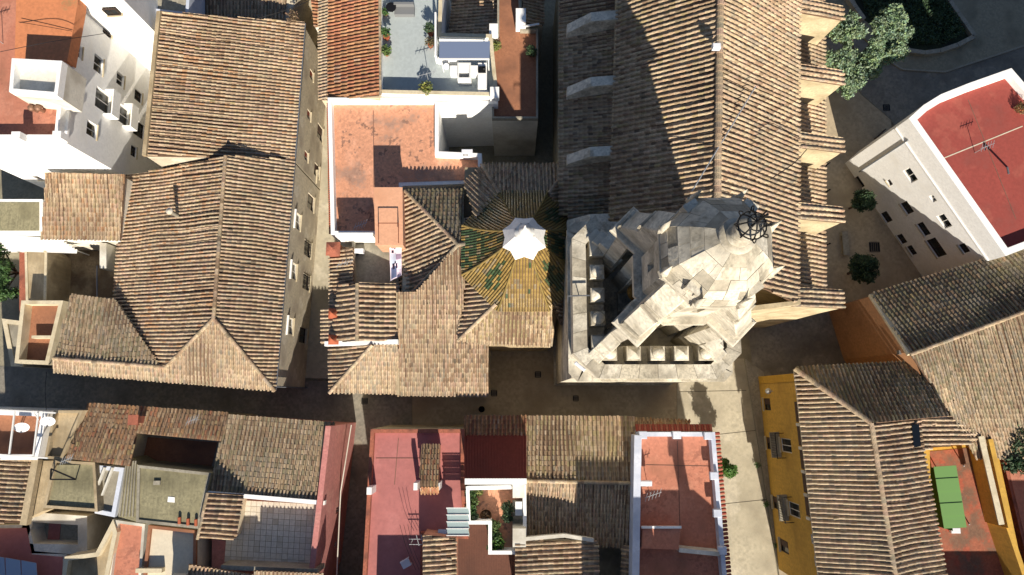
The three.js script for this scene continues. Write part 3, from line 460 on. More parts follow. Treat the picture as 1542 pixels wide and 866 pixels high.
{
  const b = building('small_grey_terrace', 'small shaded grey terrace with clothes line between the tiled roofs', 'house', [[533, 360], [603, 362], [602, 432], [533, 432]], 8, M.concrete); terrace(b, M.concrete, { ph: 0.7, pt: 0.18, pmat: M.concrete });
  mesh('north_wall', bar(at(510, 358, 9.3), at(566, 358, 9.3), 0.25, 2.2), M.white, b.g);
  const c = building('lane_corner_house', 'old house with ridged tiled roof and two clay dormers over the lane', 'house', [[500, 372, 8.2], [532, 372, 8.6], [532, 428, 9], [600, 428, 8.9], [600, 514, 8.9], [500, 514, 8.2]], 8.4, M.cream);
  slope(c.g, [[497, 372, 8.3], [532, 372, 9], [532, 430, 9], [512, 430], [512, 468], [497, 468]], 'old');
  slope(c.g, [[538, 427, 9.9], [538, 513, 9.9], [500, 513, 8.9], [512, 427]], 'old', { pitch: 0.36 }); slope(c.g, [[538, 427, 9.9], [600, 427, 9.0], [600, 513, 9.0], [538, 513]], 'old', { pitch: 0.36 });
  ridge(c.g, [538, 427, 9.9], [538, 513, 9.9], 'pale'); mesh('verge', bar(at(490, 518, 8.7), at(600, 515, 9.3), 0.35, 0.4), M.white, c.g);
  slope(c.g, [[485, 466, 8.5], [504, 466, 8.9], [504, 518, 8.9], [485, 518]], 'pale', { name: 'bay_roof' });
  for (const y of [472, 511]) { const p = at(502, y, 9.1); mesh('dormer', [new THREE.ConeGeometry(0.55, 0.7, 4).rotateY(Math.PI / 4).translate(p.x, p.y + 0.3, p.z), box(p.x, p.y - 0.6, p.z, 0.75, 0.6, 0.75)], M.pot, c.g); }
  const p = at(503, 376, 9); mesh('chimney', [box(p.x, p.y - 0.8, p.z, 0.8, 1.1, 0.9), new THREE.ConeGeometry(0.75, 0.4, 4).rotateY(Math.PI / 4).translate(p.x, p.y + 0.5, p.z)], M.brickRed, c.g);
  const d = building('hip_end_house', 'house with hipped tile end at the street crossing', 'house', [[500, 520, 7.6], [599, 519, 7.6], [599, 588, 7.6], [501, 586, 7.6]], 7.6, M.cream);
  slope(d.g, [[497, 591, 7.8], [599, 592, 7.8], [599, 519, 9.3], [561, 519]], 'pale'); slope(d.g, [[497, 591, 7.8], [561, 519, 9.3], [496, 519, 7.8]], 'old'); ridge(d.g, [561, 519, 9.3], [497, 591, 7.8], 'pale');
}
{
  const pk = [690, 369, 11.4];
  const b = building('rectory', 'rectory with big pale south roof slope beside the dome', 'house', [[606, 296, 9], [696, 294, 9], [700, 400, 9], [733, 520, 7.8], [733, 589, 7.6], [600, 588, 7.6], [602, 440, 8.4], [606, 430, 9]], 7.6, M.cream);
  slope(b.g, [[599, 595, 7.8], [735, 596, 7.8], [735, 512], [692, 508], [702, 400], [699, 370], pk, [626, 440], [599, 440]], 'old');
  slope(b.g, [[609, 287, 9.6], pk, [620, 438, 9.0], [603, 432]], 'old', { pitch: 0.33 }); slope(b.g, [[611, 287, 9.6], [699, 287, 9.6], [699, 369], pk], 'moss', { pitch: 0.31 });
  ridge(b.g, [610, 288, 9.6], pk, 'pale'); ridge(b.g, [622, 440, 9.3], pk, 'pale'); ridge(b.g, pk, [700, 368, 11.4], 'pale');
  mesh('party_wall', bar(at(599.5, 440, 9.6), at(599.5, 594, 8.0), 0.24, 0.25), M.mortar, b.g);
}
// ------------------------------------------------------------------ chapel with the glazed dome
{
  const C = V(0.82, 0, -10.65), b = building('dome_chapel', 'chapel with eight-sided dome of green and gold glazed tiles and white finial', 'chapel', [[700, 252, 9.3], [850, 252, 9.3], [850, 400, 9.3], [832, 516, 9.3], [736, 516, 9.3], [695, 510, 9.3]], 9.3, M.beige);
  slope(b.g, [[735, 518, 9.5], [831, 521, 9.5], [831, 458, 11.5], [746, 458], [690, 512]], 'gold'); slope(b.g, [[691, 512, 9.5], [747, 458, 11.5], [704, 400, 9.9]], 'old', { pitch: 0.33 });
  ridge(b.g, [690, 513, 9.5], [747, 458, 11.5], 'pale');
  slope(b.g, [[726, 248, 9.5], [858, 248, 9.5], [826, 292, 11.4], [752, 292]], 'old'); slope(b.g, [[699, 276, 9.7], [726, 249, 9.5], [752, 292, 11.4], [716, 330]], 'old'); slope(b.g, [[698, 330, 10.3], [718, 325, 11.2], [718, 395, 11.2], [700, 402]], 'pale');
  slope(b.g, [[858, 248, 9.5], [876, 300, 9.6], [872, 400], [850, 330, 11.3], [826, 292]], 'old');
  slope(b.g, [[846, 400, 11.0], [832, 458, 11.4], [846, 490, 10.2]], 'old');
  ridge(b.g, [726, 249, 9.6], [752, 292, 11.5], 'old'); ridge(b.g, [858, 249, 9.6], [826, 292, 11.5], 'old');
  const RB = 4.45, y0 = 11.4, y1 = 16.7, prof = (t) => y0 + (y1 - y0) * (0.36 * t + 0.64 * Math.pow(t, 2.1));      // t = 0 eave, 1 top; the faces sweep up like a tent
  const N = 10, aring = (t) => RB * (1 - t) + 0.5 * t, shell = [];
  for (let f = 0; f < 8; f++) for (let i = 0; i < N; i++) { const q = [[f, i], [f + 1, i], [f + 1, i + 1], [f, i + 1]].map(([a, k]) => { const an = (a - 0.5) * Math.PI / 4, t = k / N, r = aring(t) / Math.cos(Math.PI / 8); return V(C.x + Math.sin(an) * r, prof(t) - 0.03, C.z + Math.cos(an) * r); }); shell.push(...[q[0], q[1], q[2], q[0], q[2], q[3]].flatMap((v) => v.toArray())); }
  const dome = mesh('dome', [tris(shell), new THREE.CylinderGeometry(RB / Math.cos(Math.PI / 8), RB / Math.cos(Math.PI / 8), 2.1, 8, 1, true, Math.PI / 8).translate(C.x, y0 - 1.05, C.z)], M.deck, b.g);
  const rnd = rng(5150), list = [], c = new THREE.Color(), pitch = 0.2;
  for (let f = 0; f < 8; f++) {
    const an = f * Math.PI / 4, out = V(Math.sin(an), 0, Math.cos(an)), side = V(Math.cos(an), 0, -Math.sin(an)), half = RB * Math.tan(Math.PI / 8), n = Math.floor(half / pitch);
    for (let k = -n; k <= n; k++) {
      const s = k * pitch, tTop = clamp((RB - Math.abs(s) / Math.tan(Math.PI / 8)) / (RB - 0.5), 0, 1); let t = 0;
      while (t < tTop - 0.015) {
        const t2 = Math.min(t + 0.075, tTop), p = C.clone().addScaledVector(out, aring(t)).addScaledVector(side, s).setY(prof(t)), q = C.clone().addScaledVector(out, aring(t2)).addScaledVector(side, s).setY(prof(t2));
        const d = p.clone().sub(q), L = d.length(); d.normalize(); const nn = d.clone().cross(side).normalize(); if (nn.y < 0) nn.negate(); const aa = nn.clone().cross(d);
        const e = Math.abs(s) / Math.max(0.2, half * (1 - t)), dia = Math.abs(e * 0.9) + Math.abs(t - 0.33) * 2.1, j = 0.75 + 0.5 * rnd();
        const patch = wn(p.x * 2.3, p.z * 2.3, 310) * 0.5 + rnd() * 0.25, green = f % 2 ? smooth(0.9, 0.45, dia + patch * 0.6 - 0.12) * 0.8 : f % 4 === 2 ? (e > 0.85 ? 0.1 : 0.7) : 0.03;      // corner faces carry a green lozenge, east and west faces are green, north and south gold
        c.setRGB(...(rnd() < green ? [0.06, 0.105, 0.045] : [0.36, 0.245, 0.075])); if (rnd() < 0.1) c.setRGB(0.3, 0.24, 0.14); c.multiplyScalar(j);
        list.push([basis(aa, nn, d, q.clone().addScaledVector(nn, 0.0), pitch * 1.02, pitch * 1.02, L + 0.05), c.clone()]); t = t2;
      }
    }
  }
  instances('glazed_tiles', COVER, glazeMat, list, dome);
  const ribs = []; for (let f = 0; f < 8; f++) { const an = (f - 0.5) * Math.PI / 4, pt = []; for (let i = 0; i <= 10; i++) { const t = i / 10, r = aring(t) / Math.cos(Math.PI / 8); pt.push(V(C.x + Math.sin(an) * r, prof(t) + 0.07, C.z + Math.cos(an) * r)); } ribs.push(new THREE.TubeGeometry(new THREE.CatmullRomCurve3(pt), 16, 0.085, 6)); }
  ribs.forEach((r) => mesh('rib', r, surfaceRib, dome));
  const ap = []; for (let f = 0; f < 16; f++) for (let i = 0; i < 5; i++) { const q = [[f, i], [f + 1, i], [f + 1, i + 1], [f, i + 1]].map(([k, m]) => { const an = (k - 1) * Math.PI / 8, hip = k % 2 === 0, t = lerp(hip ? 0.78 : 0.82, 0.99, m / 5), r = aring(t) / (hip ? Math.cos(Math.PI / 8) : 1) + 0.1; return V(C.x + Math.sin(an) * r, prof(t) + 0.12, C.z + Math.cos(an) * r); }); ap.push(...[q[0], q[1], q[2], q[0], q[2], q[3]].flatMap((v) => v.toArray())); }
  mesh('white_apron', tris(ap), M.white, dome);
  mesh('finial', lathe([[0.72, -0.25], [0.66, 0.12], [0.42, 0.2], [0.34, 0.5], [0.42, 0.75], [0.26, 0.95], [0.1, 1.3], [0.04, 1.9], [0, 1.95]], 12).translate(C.x, y1 - 0.05, C.z), M.whitePaint, b.g);
}
// ------------------------------------------------------------------ church nave
{
  const hr = 19.2, he = 14.7, ha = 11.6;
  const b = building('church', 'long church with ribbed tile roof, stepped side buttresses and low side chapels', 'church', [[931, -80, he - 0.25], [1083, -80, hr - 0.3], [1201, -80, he - 0.25], [1198, 452, he - 0.25], [1080, 380, hr - 0.5], [921, 340, he - 0.25]], he, M.churchWall);
  slope(b.g, [[1086, -80, hr], [1079, 320, hr], [919, 345, he], [933, -80]], 'church', { pitch: 0.37, len: 0.42, relief: 1.1 });
  slope(b.g, [[1086, -80, hr], [1078, 400, hr], [1200, 457, he], [1203, -80]], 'churchEast', { pitch: 0.34, len: 0.42, relief: 1.1 });
  ridge(b.g, [1086, -80, hr + 0.02], [1078, 380, hr + 0.02], 'pale', 0.5, 0.1);
  // side chapels
  const aw = [[846, -80, ha - 0.2], [932, -80, 13], [921, 330, 13], [846, 330, ha - 0.2]]; mesh('chapel_wall', prism(aw.map((p) => at(...p)), 0), M.churchWall, b.g); slope(b.g, [[843, -80, ha], [933, -80, 13.4], [921, 325, 13.4], [843, 325]], 'church', { pitch: 0.34 });
  mesh('chapel_wall', prism([[1192, -80, 10.1], [1238, -80, 9.0], [1239, 440, 9.0], [1192, 440, 10.1]].map((p) => at(...p)), 0), M.churchWall, b.g); slope(b.g, [[1190, -80, 10.5], [1241, -80, 9.2], [1242, 436, 9.2], [1190, 436]], 'churchEast', { pitch: 0.34 });
  for (const y of [-100, 4, 104, 208, 316, 446]) {                                     // east buttresses with tiled tops
    const p0 = at(1202, y, 14.6), p1 = at(1257, y + 2, 13.3), dz = y === 446 ? 0.62 : 0.52, px = p0.x - 0.4, ex = p1.x + 0.45;
    const sh = new THREE.Shape(); sh.moveTo(px, 0); sh.lineTo(ex - 0.5, 0); sh.lineTo(ex - 0.2, 10.4); sh.lineTo(ex, 12.5); sh.lineTo(ex, 13.2); sh.lineTo(px, 14.4); const g = new THREE.ExtrudeGeometry(sh, { depth: dz * 2, bevelEnabled: false }); g.translate(0, 0, p0.z - dz);
    mesh('buttress', g, M.churchWall, b.g); const n = V(1.2, ex - px, 0).normalize(), O = V(px, 14.5, p0.z - dz - 0.05), pts = [O, V(ex + 0.1, 13.27, p0.z - dz - 0.05), V(ex + 0.1, 13.27, p0.z + dz + 0.05), V(px, 14.5, p0.z + dz + 0.05)];
    tileStrip(b.g, pts, n, 'churchEast');
  }
  for (const y of [-70, 24, 122, 228, 330]) {                                          // west buttresses, bare tops
    const p0 = at(924, y, 14.6), p1 = at(854, y + 6, 12.8), sh = new THREE.Shape(); sh.moveTo(p1.x, 8); sh.lineTo(p0.x + 0.3, 8); sh.lineTo(p0.x + 0.3, 14.7); sh.lineTo(p0.x - 1.6, 14.4); sh.lineTo(p1.x, 12.8);
    mesh('buttress', new THREE.ExtrudeGeometry(sh, { depth: 0.7, bevelEnabled: false }).translate(0, 0, p0.z - 0.4), M.stone, b.g); 
  }
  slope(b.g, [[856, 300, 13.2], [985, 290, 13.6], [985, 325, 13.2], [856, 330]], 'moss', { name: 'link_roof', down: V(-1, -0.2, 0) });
  mesh('south_front', prism([at(1120, 470, 15), at(1206, 458, 15), at(1206, 452, 15), at(1120, 462, 15)].map((p) => p), 0), M.churchWall, b.g);
  single('ridge_floodlight', 'small white floodlight fixed on the church ridge', 'floodlight', [chamferBox(0.5, 0.4, 0.35).translate(...at(1077, 73, 19.7).toArray()), rod(at(1078, 73, 19.2), at(1078, 73, 19.7), 0.05)], M.whitePlastic);
  single('lightning_rod', 'tilted metal pole strung from tower to church ridge', 'pole', rod(at(1138, 130, 18.4), at(1042, 288, 20.2), 0.04), M.galv);
}
function tileStrip(parent, pts, n, style) { slope(parent, { o: pts[0], n, pts }, style, { pitch: 0.33, name: 'buttress_roof' }); }
// ------------------------------------------------------------------ bell tower
{
  const X = 8.65, Z = -6.15, g = thing('bell_tower', 'stone bell tower with octagonal belfry, corner piers and ball-topped parapet', 'bell tower', V(X, 0, Z));
  const sq = (h, c, y) => { const p = []; for (const [sx, sz] of [[1, 1], [1, -1], [-1, -1], [-1, 1]]) { if (!c) { p.push(V(X + sx * h, y, Z + sz * h)); continue; } const a = V(X + sx * h, y, Z + sz * (h - c)), b = V(X + sx * (h - c), y, Z + sz * h); if (sx * sz > 0) p.push(b, a); else p.push(a, b); } return p; };
  const oct = (ap, y, y0) => { const p = []; for (let i = 0; i < 8; i++) { const a = (i + 0.5) * Math.PI / 4, r = ap / Math.cos(Math.PI / 8); p.push(V(X + Math.sin(a) * r, y, Z + Math.cos(a) * r)); } return prism(p, y0); };
  // shaft in courses of ashlar: each course is a slightly uneven ring
  mesh('shaft', prism(sq(4.9, 0, 15.4), 0), M.stone, g);
  mesh('plinth', ring(sq(5.02, 0, 0), 0.12, 0, 1.2), M.stone, g);
  mesh('cornice', [...ring(sq(4.9, 0, 0), 0.5, 15.4, 16.6), ...ring(sq(5.02, 0.5, 16.95), 1.2, 16.6, 16.95), ...ring(sq(5.12, 0.55, 17.15), 1.2, 16.951, 17.15)], M.stone, g);
  const north = [V(X, 0, Z - 4.9), V(X + 4.2, 0, Z - 4.2)];                               // unseen parapet here left out to narrow the tower shadow on the nave
  const parT = mesh('parapet', [...ring(sq(4.95, 1.5, 17.16), 0.75, 17.15, 19.2, north), ...ring(sq(4.2, 1.3, 15.4), 1.2, 15.4, 18.2)], M.stone, g);
  const coping = []; { const o = ccw(sq(5.0, 1.5, 0)), i = inset(o, 0.84); o.forEach((q, k) => { const j = (k + 1) % o.length, L = q.distanceTo(o[j]), n = Math.max(1, Math.round(L / 1.15)); if (north.some((s) => q.clone().lerp(o[j], 0.5).setY(0).distanceTo(s) < 0.9)) return; for (let m = 0; m < n; m++) { const e = 0.012 / L; coping.push(prism([q.clone().lerp(o[j], m / n + e), q.clone().lerp(o[j], (m + 1) / n - e), i[k].clone().lerp(i[j], (m + 1) / n - e), i[k].clone().lerp(i[j], m / n + e)].map((v) => V(v.x, 19.3 + 0.025 * R(), v.z)), 19.203)); } }); }
  coping.forEach((c) => mesh('coping_stone', c, R() < 0.4 ? M.stoneB : M.stone, parT));
  for (let side = 0; side < 4; side++) for (let i = 0; i < 5; i++) {
    if (side === 2) continue;                                                          // unseen north merlons left out too, for a narrower shadow on the nave
    const a = side * Math.PI / 2, s = (i - 2) * 1.42, d = 3.5, px = X + Math.sin(a) * d + Math.cos(a) * s, pz = Z + Math.cos(a) * d - Math.sin(a) * s;
    const blk = mesh('merlon', chamferBox(0.86, 1.2, 0.86, 0.04).rotateY(a).translate(px, 18.2, pz), R() < 0.5 ? M.stoneB : M.stone, g);
    mesh('finial', (i + side) % 2 ? new THREE.ConeGeometry(0.56, 0.55, 4).rotateY(a + Math.PI / 4).translate(px, 19.62, pz) : new THREE.SphereGeometry(0.38, 14, 9).scale(1, 0.85, 1).translate(px, 19.55, pz), M.stone, blk);
  }
  // octagonal belfry with round-headed openings
  const tools = []; for (let k = 0; k < 4; k++) { const a = k * Math.PI / 2, sh = new THREE.Shape(); sh.moveTo(-0.62, 16); sh.lineTo(0.62, 16); sh.lineTo(0.62, 23.6); sh.absarc(0, 23.6, 0.62, 0, Math.PI, false); sh.lineTo(-0.62, 16); tools.push(new THREE.ExtrudeGeometry(sh, { depth: 3.0, bevelEnabled: false, curveSegments: 8 }).translate(0, 0, -0.4).rotateY(a).translate(X, 0, Z)); }
  const slit = []; for (let k = 0; k < 4; k++) slit.push(new THREE.BoxGeometry(0.4, 1.4, 0.8).translate(0, 28.4, 2.0).rotateY(k * Math.PI / 2).translate(X, 0, Z));
  mesh('belfry', cut(oct(1.75, 26.2, 15.4), tools), M.stone, g); mesh('drum', cut(oct(2.12, 31.0, 26.201), slit), M.stone, g);
  for (let k = 0; k < 4; k++) { const a = k * Math.PI / 2; mesh('bell', lathe([[0, 1.15], [0.12, 1.1], [0.3, 0.95], [0.34, 0.5], [0.42, 0.2], [0.56, 0], [0.5, 0.0], [0, 0.9]], 18).translate(X + Math.sin(a) * 1.35, 20.4, Z + Math.cos(a) * 1.35), flat(0x5d4a24, 0.4, 0.8), g); }
  mesh('string_course', [oct(2.5, 26.0, 25.55), oct(2.3, 25.549, 25.2)], M.stone, g);
  mesh('upper_cornice', [oct(2.18, 31.2, 31.0), oct(2.36, 31.45, 31.201)], M.stone, g);
  const prof = [[1.7, 25.95], [3.95, 25.95], [3.9, 26.5], [3.2, 27.9], [3.05, 28.0], [3.0, 29.0], [2.3, 30.3], [1.7, 30.6]];
  for (let k = 0; k < 4; k++) {
    const a = Math.PI / 4 + k * Math.PI / 2, dir = V(Math.sin(a), 0, Math.cos(a)), sh = new THREE.Shape(); prof.forEach(([r, y], i) => (i ? sh.lineTo(r, y) : sh.moveTo(r, y)));
    const lump = (r, y, w, h, d, turn) => chamferBox(w, h, d, 0.07).rotateY(a + turn).translate(X + dir.x * r, y, Z + dir.z * r);
    const pier = mesh('pier', [lump(3.45, 15.3, 0.8, 10.3, 0.8, 0), lump(2.1, 15.3, 0.9, 10.3, 0.9, 0)], M.stone, g);
    mesh('pier_base', lump(3.45, 15.3, 1.1, 2.6, 1.1, 0), M.stoneB, pier); mesh('pier_arch', lump(2.8, 24.2, 0.6, 1.4, 1.4, 0), M.stoneB, pier);
    mesh('pier_cornice', [lump(3.3, 25.6, 1.78, 0.36, 1.9, 0), lump(3.25, 25.3, 1.5, 0.31, 1.7, 0)], M.stone, pier);
    mesh('buttress', new THREE.ExtrudeGeometry(sh, { depth: 1.05, bevelEnabled: true, bevelSize: 0.06, bevelThickness: 0.06, bevelSegments: 1 }).translate(0, 0, -0.525).rotateY(a - Math.PI / 2).translate(X, 0, Z), M.stone, g);
    mesh('buttress_block', lump(3.72, 25.96, 1.15, 0.65, 0.72, 0.06), M.stoneB, pier); mesh('buttress_block', lump(2.85, 28.0, 1.1, 0.75, 0.7, -0.05), M.stoneB, pier);
    const lk = new THREE.Shape(); [[3.9, 15.5], [5.35, 15.5], [5.35, 19.4], [4.95, 19.45], [4.9, 19.95], [4.5, 20.05], [4.45, 20.7], [3.9, 20.9]].forEach(([r, y], i) => (i ? lk.lineTo(r, y) : lk.moveTo(r, y)));
    if (k !== 1) mesh('link_wall', new THREE.ExtrudeGeometry(lk, { depth: 0.8, bevelEnabled: true, bevelSize: 0.04, bevelThickness: 0.04, bevelSegments: 1 }).translate(0, 0, -0.4).rotateY(a - Math.PI / 2).translate(X, 0, Z), M.stone, g);  // north-east link wall left out to narrow the tower shadow
  }
  for (let k = 0; k < 8; k++) { const a = (k + 0.5) * Math.PI / 4, px = X + Math.sin(a) * 2.42, pz = Z + Math.cos(a) * 2.42; mesh('pinnacle', [new THREE.ConeGeometry(0.22, 1.5, 4).rotateY(a).translate(px, 32.55, pz), new THREE.BoxGeometry(0.34, 0.4, 0.34).rotateY(a).translate(px, 31.6, pz)], M.stone, g); }
  // eight-sided stone roof with worn ashlar slabs
  const roofR = (t) => lerp(2.3, 0.62, Math.pow(t, 1.5)), roofY = (t) => 31.45 + 3.0 * Math.pow(t, 0.82), P = (a, t, o = 0) => { const r = (roofR(t) + o) / Math.cos(Math.PI / 8); return V(X + Math.sin(a) * r, roofY(t) + o * 0.6, Z + Math.cos(a) * r); };
  const core = []; for (let f = 0; f < 8; f++) for (let i = 0; i < 6; i++) { const a0 = (f - 0.5) * Math.PI / 4, a1 = a0 + Math.PI / 4, q = [P(a0, i / 6, -0.04), P(a1, i / 6, -0.04), P(a1, (i + 1) / 6, -0.04), P(a0, (i + 1) / 6, -0.04)]; core.push(...[q[0], q[1], q[2], q[0], q[2], q[3]].flatMap((v) => v.toArray())); }
  const cap = mesh('stone_roof', [tris(core), oct(0.66, 34.4, 34.0)], M.stoneB, g);
  for (let f = 0; f < 8; f++) for (let i = 0; i < 5; i++) {
    const n = Math.max(1, Math.round(3 - i * 0.45)); for (let k = 0; k < n; k++) {
      const t0 = i / 5 + 0.002, t1 = (i + 1) / 5 - 0.002, o = 0.01 + R() * 0.025, L = (t, s) => P((f - 0.5) * Math.PI / 4, t, o).lerp(P((f + 0.5) * Math.PI / 4, t, o), s), e = 0.005, off = i % 2 ? 0.5 / n : 0, s0 = clamp(k / n + (k ? off : 0) + e), s1 = k === n - 1 ? 1 - e : (k + 1) / n + off - e;
      const q = [L(t0, s0), L(t0, s1), L(t1, s1), L(t1, s0)], w = q.map((v) => v.clone().add(V((X - v.x) * 0.06, -0.14, (Z - v.z) * 0.06))), tri = (a, b, c) => [a, b, c].flatMap((v) => v.toArray()), arr = [...tri(q[0], q[1], q[2]), ...tri(q[0], q[2], q[3])]; for (let m = 0; m < 4; m++) { const j = (m + 1) % 4; arr.push(...tri(w[m], w[j], q[j]), ...tri(w[m], q[j], q[m])); }
      mesh('roof_slab', tris(arr), R() < 0.45 ? M.stoneB : M.stone, cap);
    }
  }
  for (const a of [-0.62, 0.62, Math.PI - 0.62, Math.PI + 0.62]) { const d = V(Math.sin(a), 0, Math.cos(a)), p = V(X, 0, Z).addScaledVector(d, 1.85); const dm = mesh('dormer', cut(new THREE.BoxGeometry(0.62, 0.8, 0.9).rotateY(a).translate(p.x, 32.3, p.z), [new THREE.BoxGeometry(0.34, 0.5, 0.5).rotateY(a).translate(p.x + d.x * 0.4, 32.3, p.z + d.z * 0.4)]), M.stone, g); }
  mesh('lantern_ring', lathe([[0, 0], [0.7, 0], [0.74, 0.1], [0.7, 0.2], [0.5, 0.26], [0, 0.26]], 24).translate(X, 34.38, Z), M.stone, g);
  mesh('lantern', lathe([[0.5, 0], [0.5, 0.15], [0.4, 0.2], [0.4, 1.0], [0.52, 1.1], [0.52, 1.22], [0.2, 1.4], [0, 1.42]], 16).translate(X, 34.65, Z), M.stone, g);
  const iron = [rod(V(X, 35.9, Z), V(X, 37.6, Z), 0.045), bar(V(X - 0.3, 37.2, Z), V(X + 0.3, 37.2, Z), 0.05)]; for (let k = 0; k < 8; k++) { const a = k * Math.PI / 4, d = V(Math.sin(a), 0, Math.cos(a)), q = (r, y) => V(X + d.x * r, y, Z + d.z * r); iron.push(wire([q(0.3, 35.6), q(0.5, 35.9), q(0.52, 36.2), q(0.3, 36.5), q(0.04, 36.6)], 0.03), wire([q(0.5, 36.0), q(0.68, 36.2), q(0.6, 36.4), q(0.5, 36.25)], 0.025)); }
  iron.push(new THREE.TorusGeometry(0.52, 0.03, 5, 20).rotateX(Math.PI / 2).translate(X, 36.1, Z), new THREE.TorusGeometry(0.3, 0.025, 5, 16).rotateX(Math.PI / 2).translate(X, 36.5, Z)); mesh('iron_crown', iron, M.iron, g);
  single('floodlight_bar', 'white floodlight bar on the tower ledge corner', 'floodlight', [chamferBox(0.75, 0.16, 0.2, 0.03).rotateY(-0.7).translate(...at(873, 552, 19.34).toArray())], M.whitePlastic);
  single('ledge_bracket', 'thin metal bracket arm across the tower parapet', 'bracket', [bar(at(855, 446, 19.9), at(888, 445, 19.9), 0.07), bar(at(855, 446, 19.9), at(855, 456, 19.9), 0.05), rod(at(872, 446, 19.3), at(872, 446, 19.9), 0.03)], M.metal);
}
// ------------------------------------------------------------------ right side: white house, orange house, yellow house
{
  const h = 9.6, W = [[1362, 183], [1506, 388]];
  const b = building('white_corner_house', 'white house with curved front and red roof terrace facing the small square', 'house', [[1362, 183], [1384, 163], [1410, 147], [1450, 131], [1515, 108], [1560, 160], [1640, 300], [1600, 352], [1506, 388]], h, M.white, {
    wins: [{ edge: W, list: [[1371, 264, 1.2, 0.95, 'bare'], [1422, 333, 1.2, 0.95, 'bare'], [1340, 275, 0.5, 0.5, 'dark'], [1405, 299, 0.6, 0.5, 'bare'], [1366, 313, 1.1, 1.0, 'dark'], [1391, 345, 1.2, 0.9, 'dark'], [1293, 275, 1.1, 1.0, 'dark'], [1335, 327, 1.0, 1.0, 'dark'], [1358, 360, 0.9, 0.9, 'dark'], [1373, 377, 0.9, 0.8, 'dark'], [1410, 373, 1.7, 1.3, 'dark'], [1452, 374, 0.8, 0.8, 'dark']] },
      { edge: [[1362, 183], [1384, 163]], list: [[1317, 205, 1.2, 2.0, 'dark']] }] });
  terrace(b, M.redWhiteBlock, { ph: 0.6, pt: 0.5 });
  const f = wallFrame(W[0], W[1], h, b.c); mesh('downpipe', [frameBox(f, 1.35, 5.0, 0.1, 7.6, 0.02, 0.12)], M.zinc, b.g); mesh('string_course', frameBox(f, f.L / 2, 8.35, f.L - 0.1, 0.14, 0.004, 0.09), M.white, b.g);
  const p = at(1520, 300, 9.64); mesh('expansion_joint', [bar(at(1412, 242, 9.64), at(1540, 190, 9.64), 0.08, 0.012)], M.creamFloor, b.g);
  single('vent_pipe', 'dark bent vent pipe on the red terrace', 'vent pipe', [rod(at(1517, 252, 9.65), at(1517, 252, 11.2), 0.07), rod(at(1517, 252, 11.2), at(1519, 262, 11.2), 0.07)], M.metal);
  const pl = thing('potted_plant', 'dry bush in the corner of the red terrace by white parapet', 'plant', at(1533, 165, 9.64)); foliage(pl, V(0, 0.5, 0), 0.55, 160, [0.2, 0.13, 0.05], 0.12); mesh('pot', lathe([[0, 0], [0.22, 0], [0.3, 0.4], [0.25, 0.4], [0, 0.36]], 12).translate(...at(1533, 165, 9.64).toArray()), M.pot, pl);
}
{
  const b = building('orange_house', 'orange-walled house with mossy roof slope and broad tan slope', 'house', [[1314, 446, 7.6], [1372, 530, 10.2], [1420, 640, 7.4], [1640, 640, 7.4], [1640, 430, 10.2], [1640, 345, 7.6]], 7.6, M.orangeWall, { wins: [{ edge: [[1314, 446], [1372, 530]], h: 7.6, list: [[1345, 506, 0.9, 1.2, 'dark'], [1288, 540, 1.4, 2.2, 'dark'], [1322, 537, 1.2, 1.5, 'dark']] }] });
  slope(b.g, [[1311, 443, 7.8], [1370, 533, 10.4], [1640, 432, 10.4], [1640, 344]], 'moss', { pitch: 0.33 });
  slope(b.g, [[1372, 535, 10.4], [1640, 434, 10.4], [1640, 690, 7.0], [1470, 690], [1430, 620]], 'mossPale', { pitch: 0.24, relief: 1.0 });
  ridge(b.g, [1370, 534, 10.45], [1640, 433, 10.45], 'pale'); mesh('verge', bar(at(1311, 444, 7.75), at(1370, 534, 10.35), 0.36, 0.22), M.cream, b.g);
  mesh('wall_vent', box(...at(1354, 531, 8.6).toArray(), 0.35, 0.3, 0.3), M.metal, b.g);
}
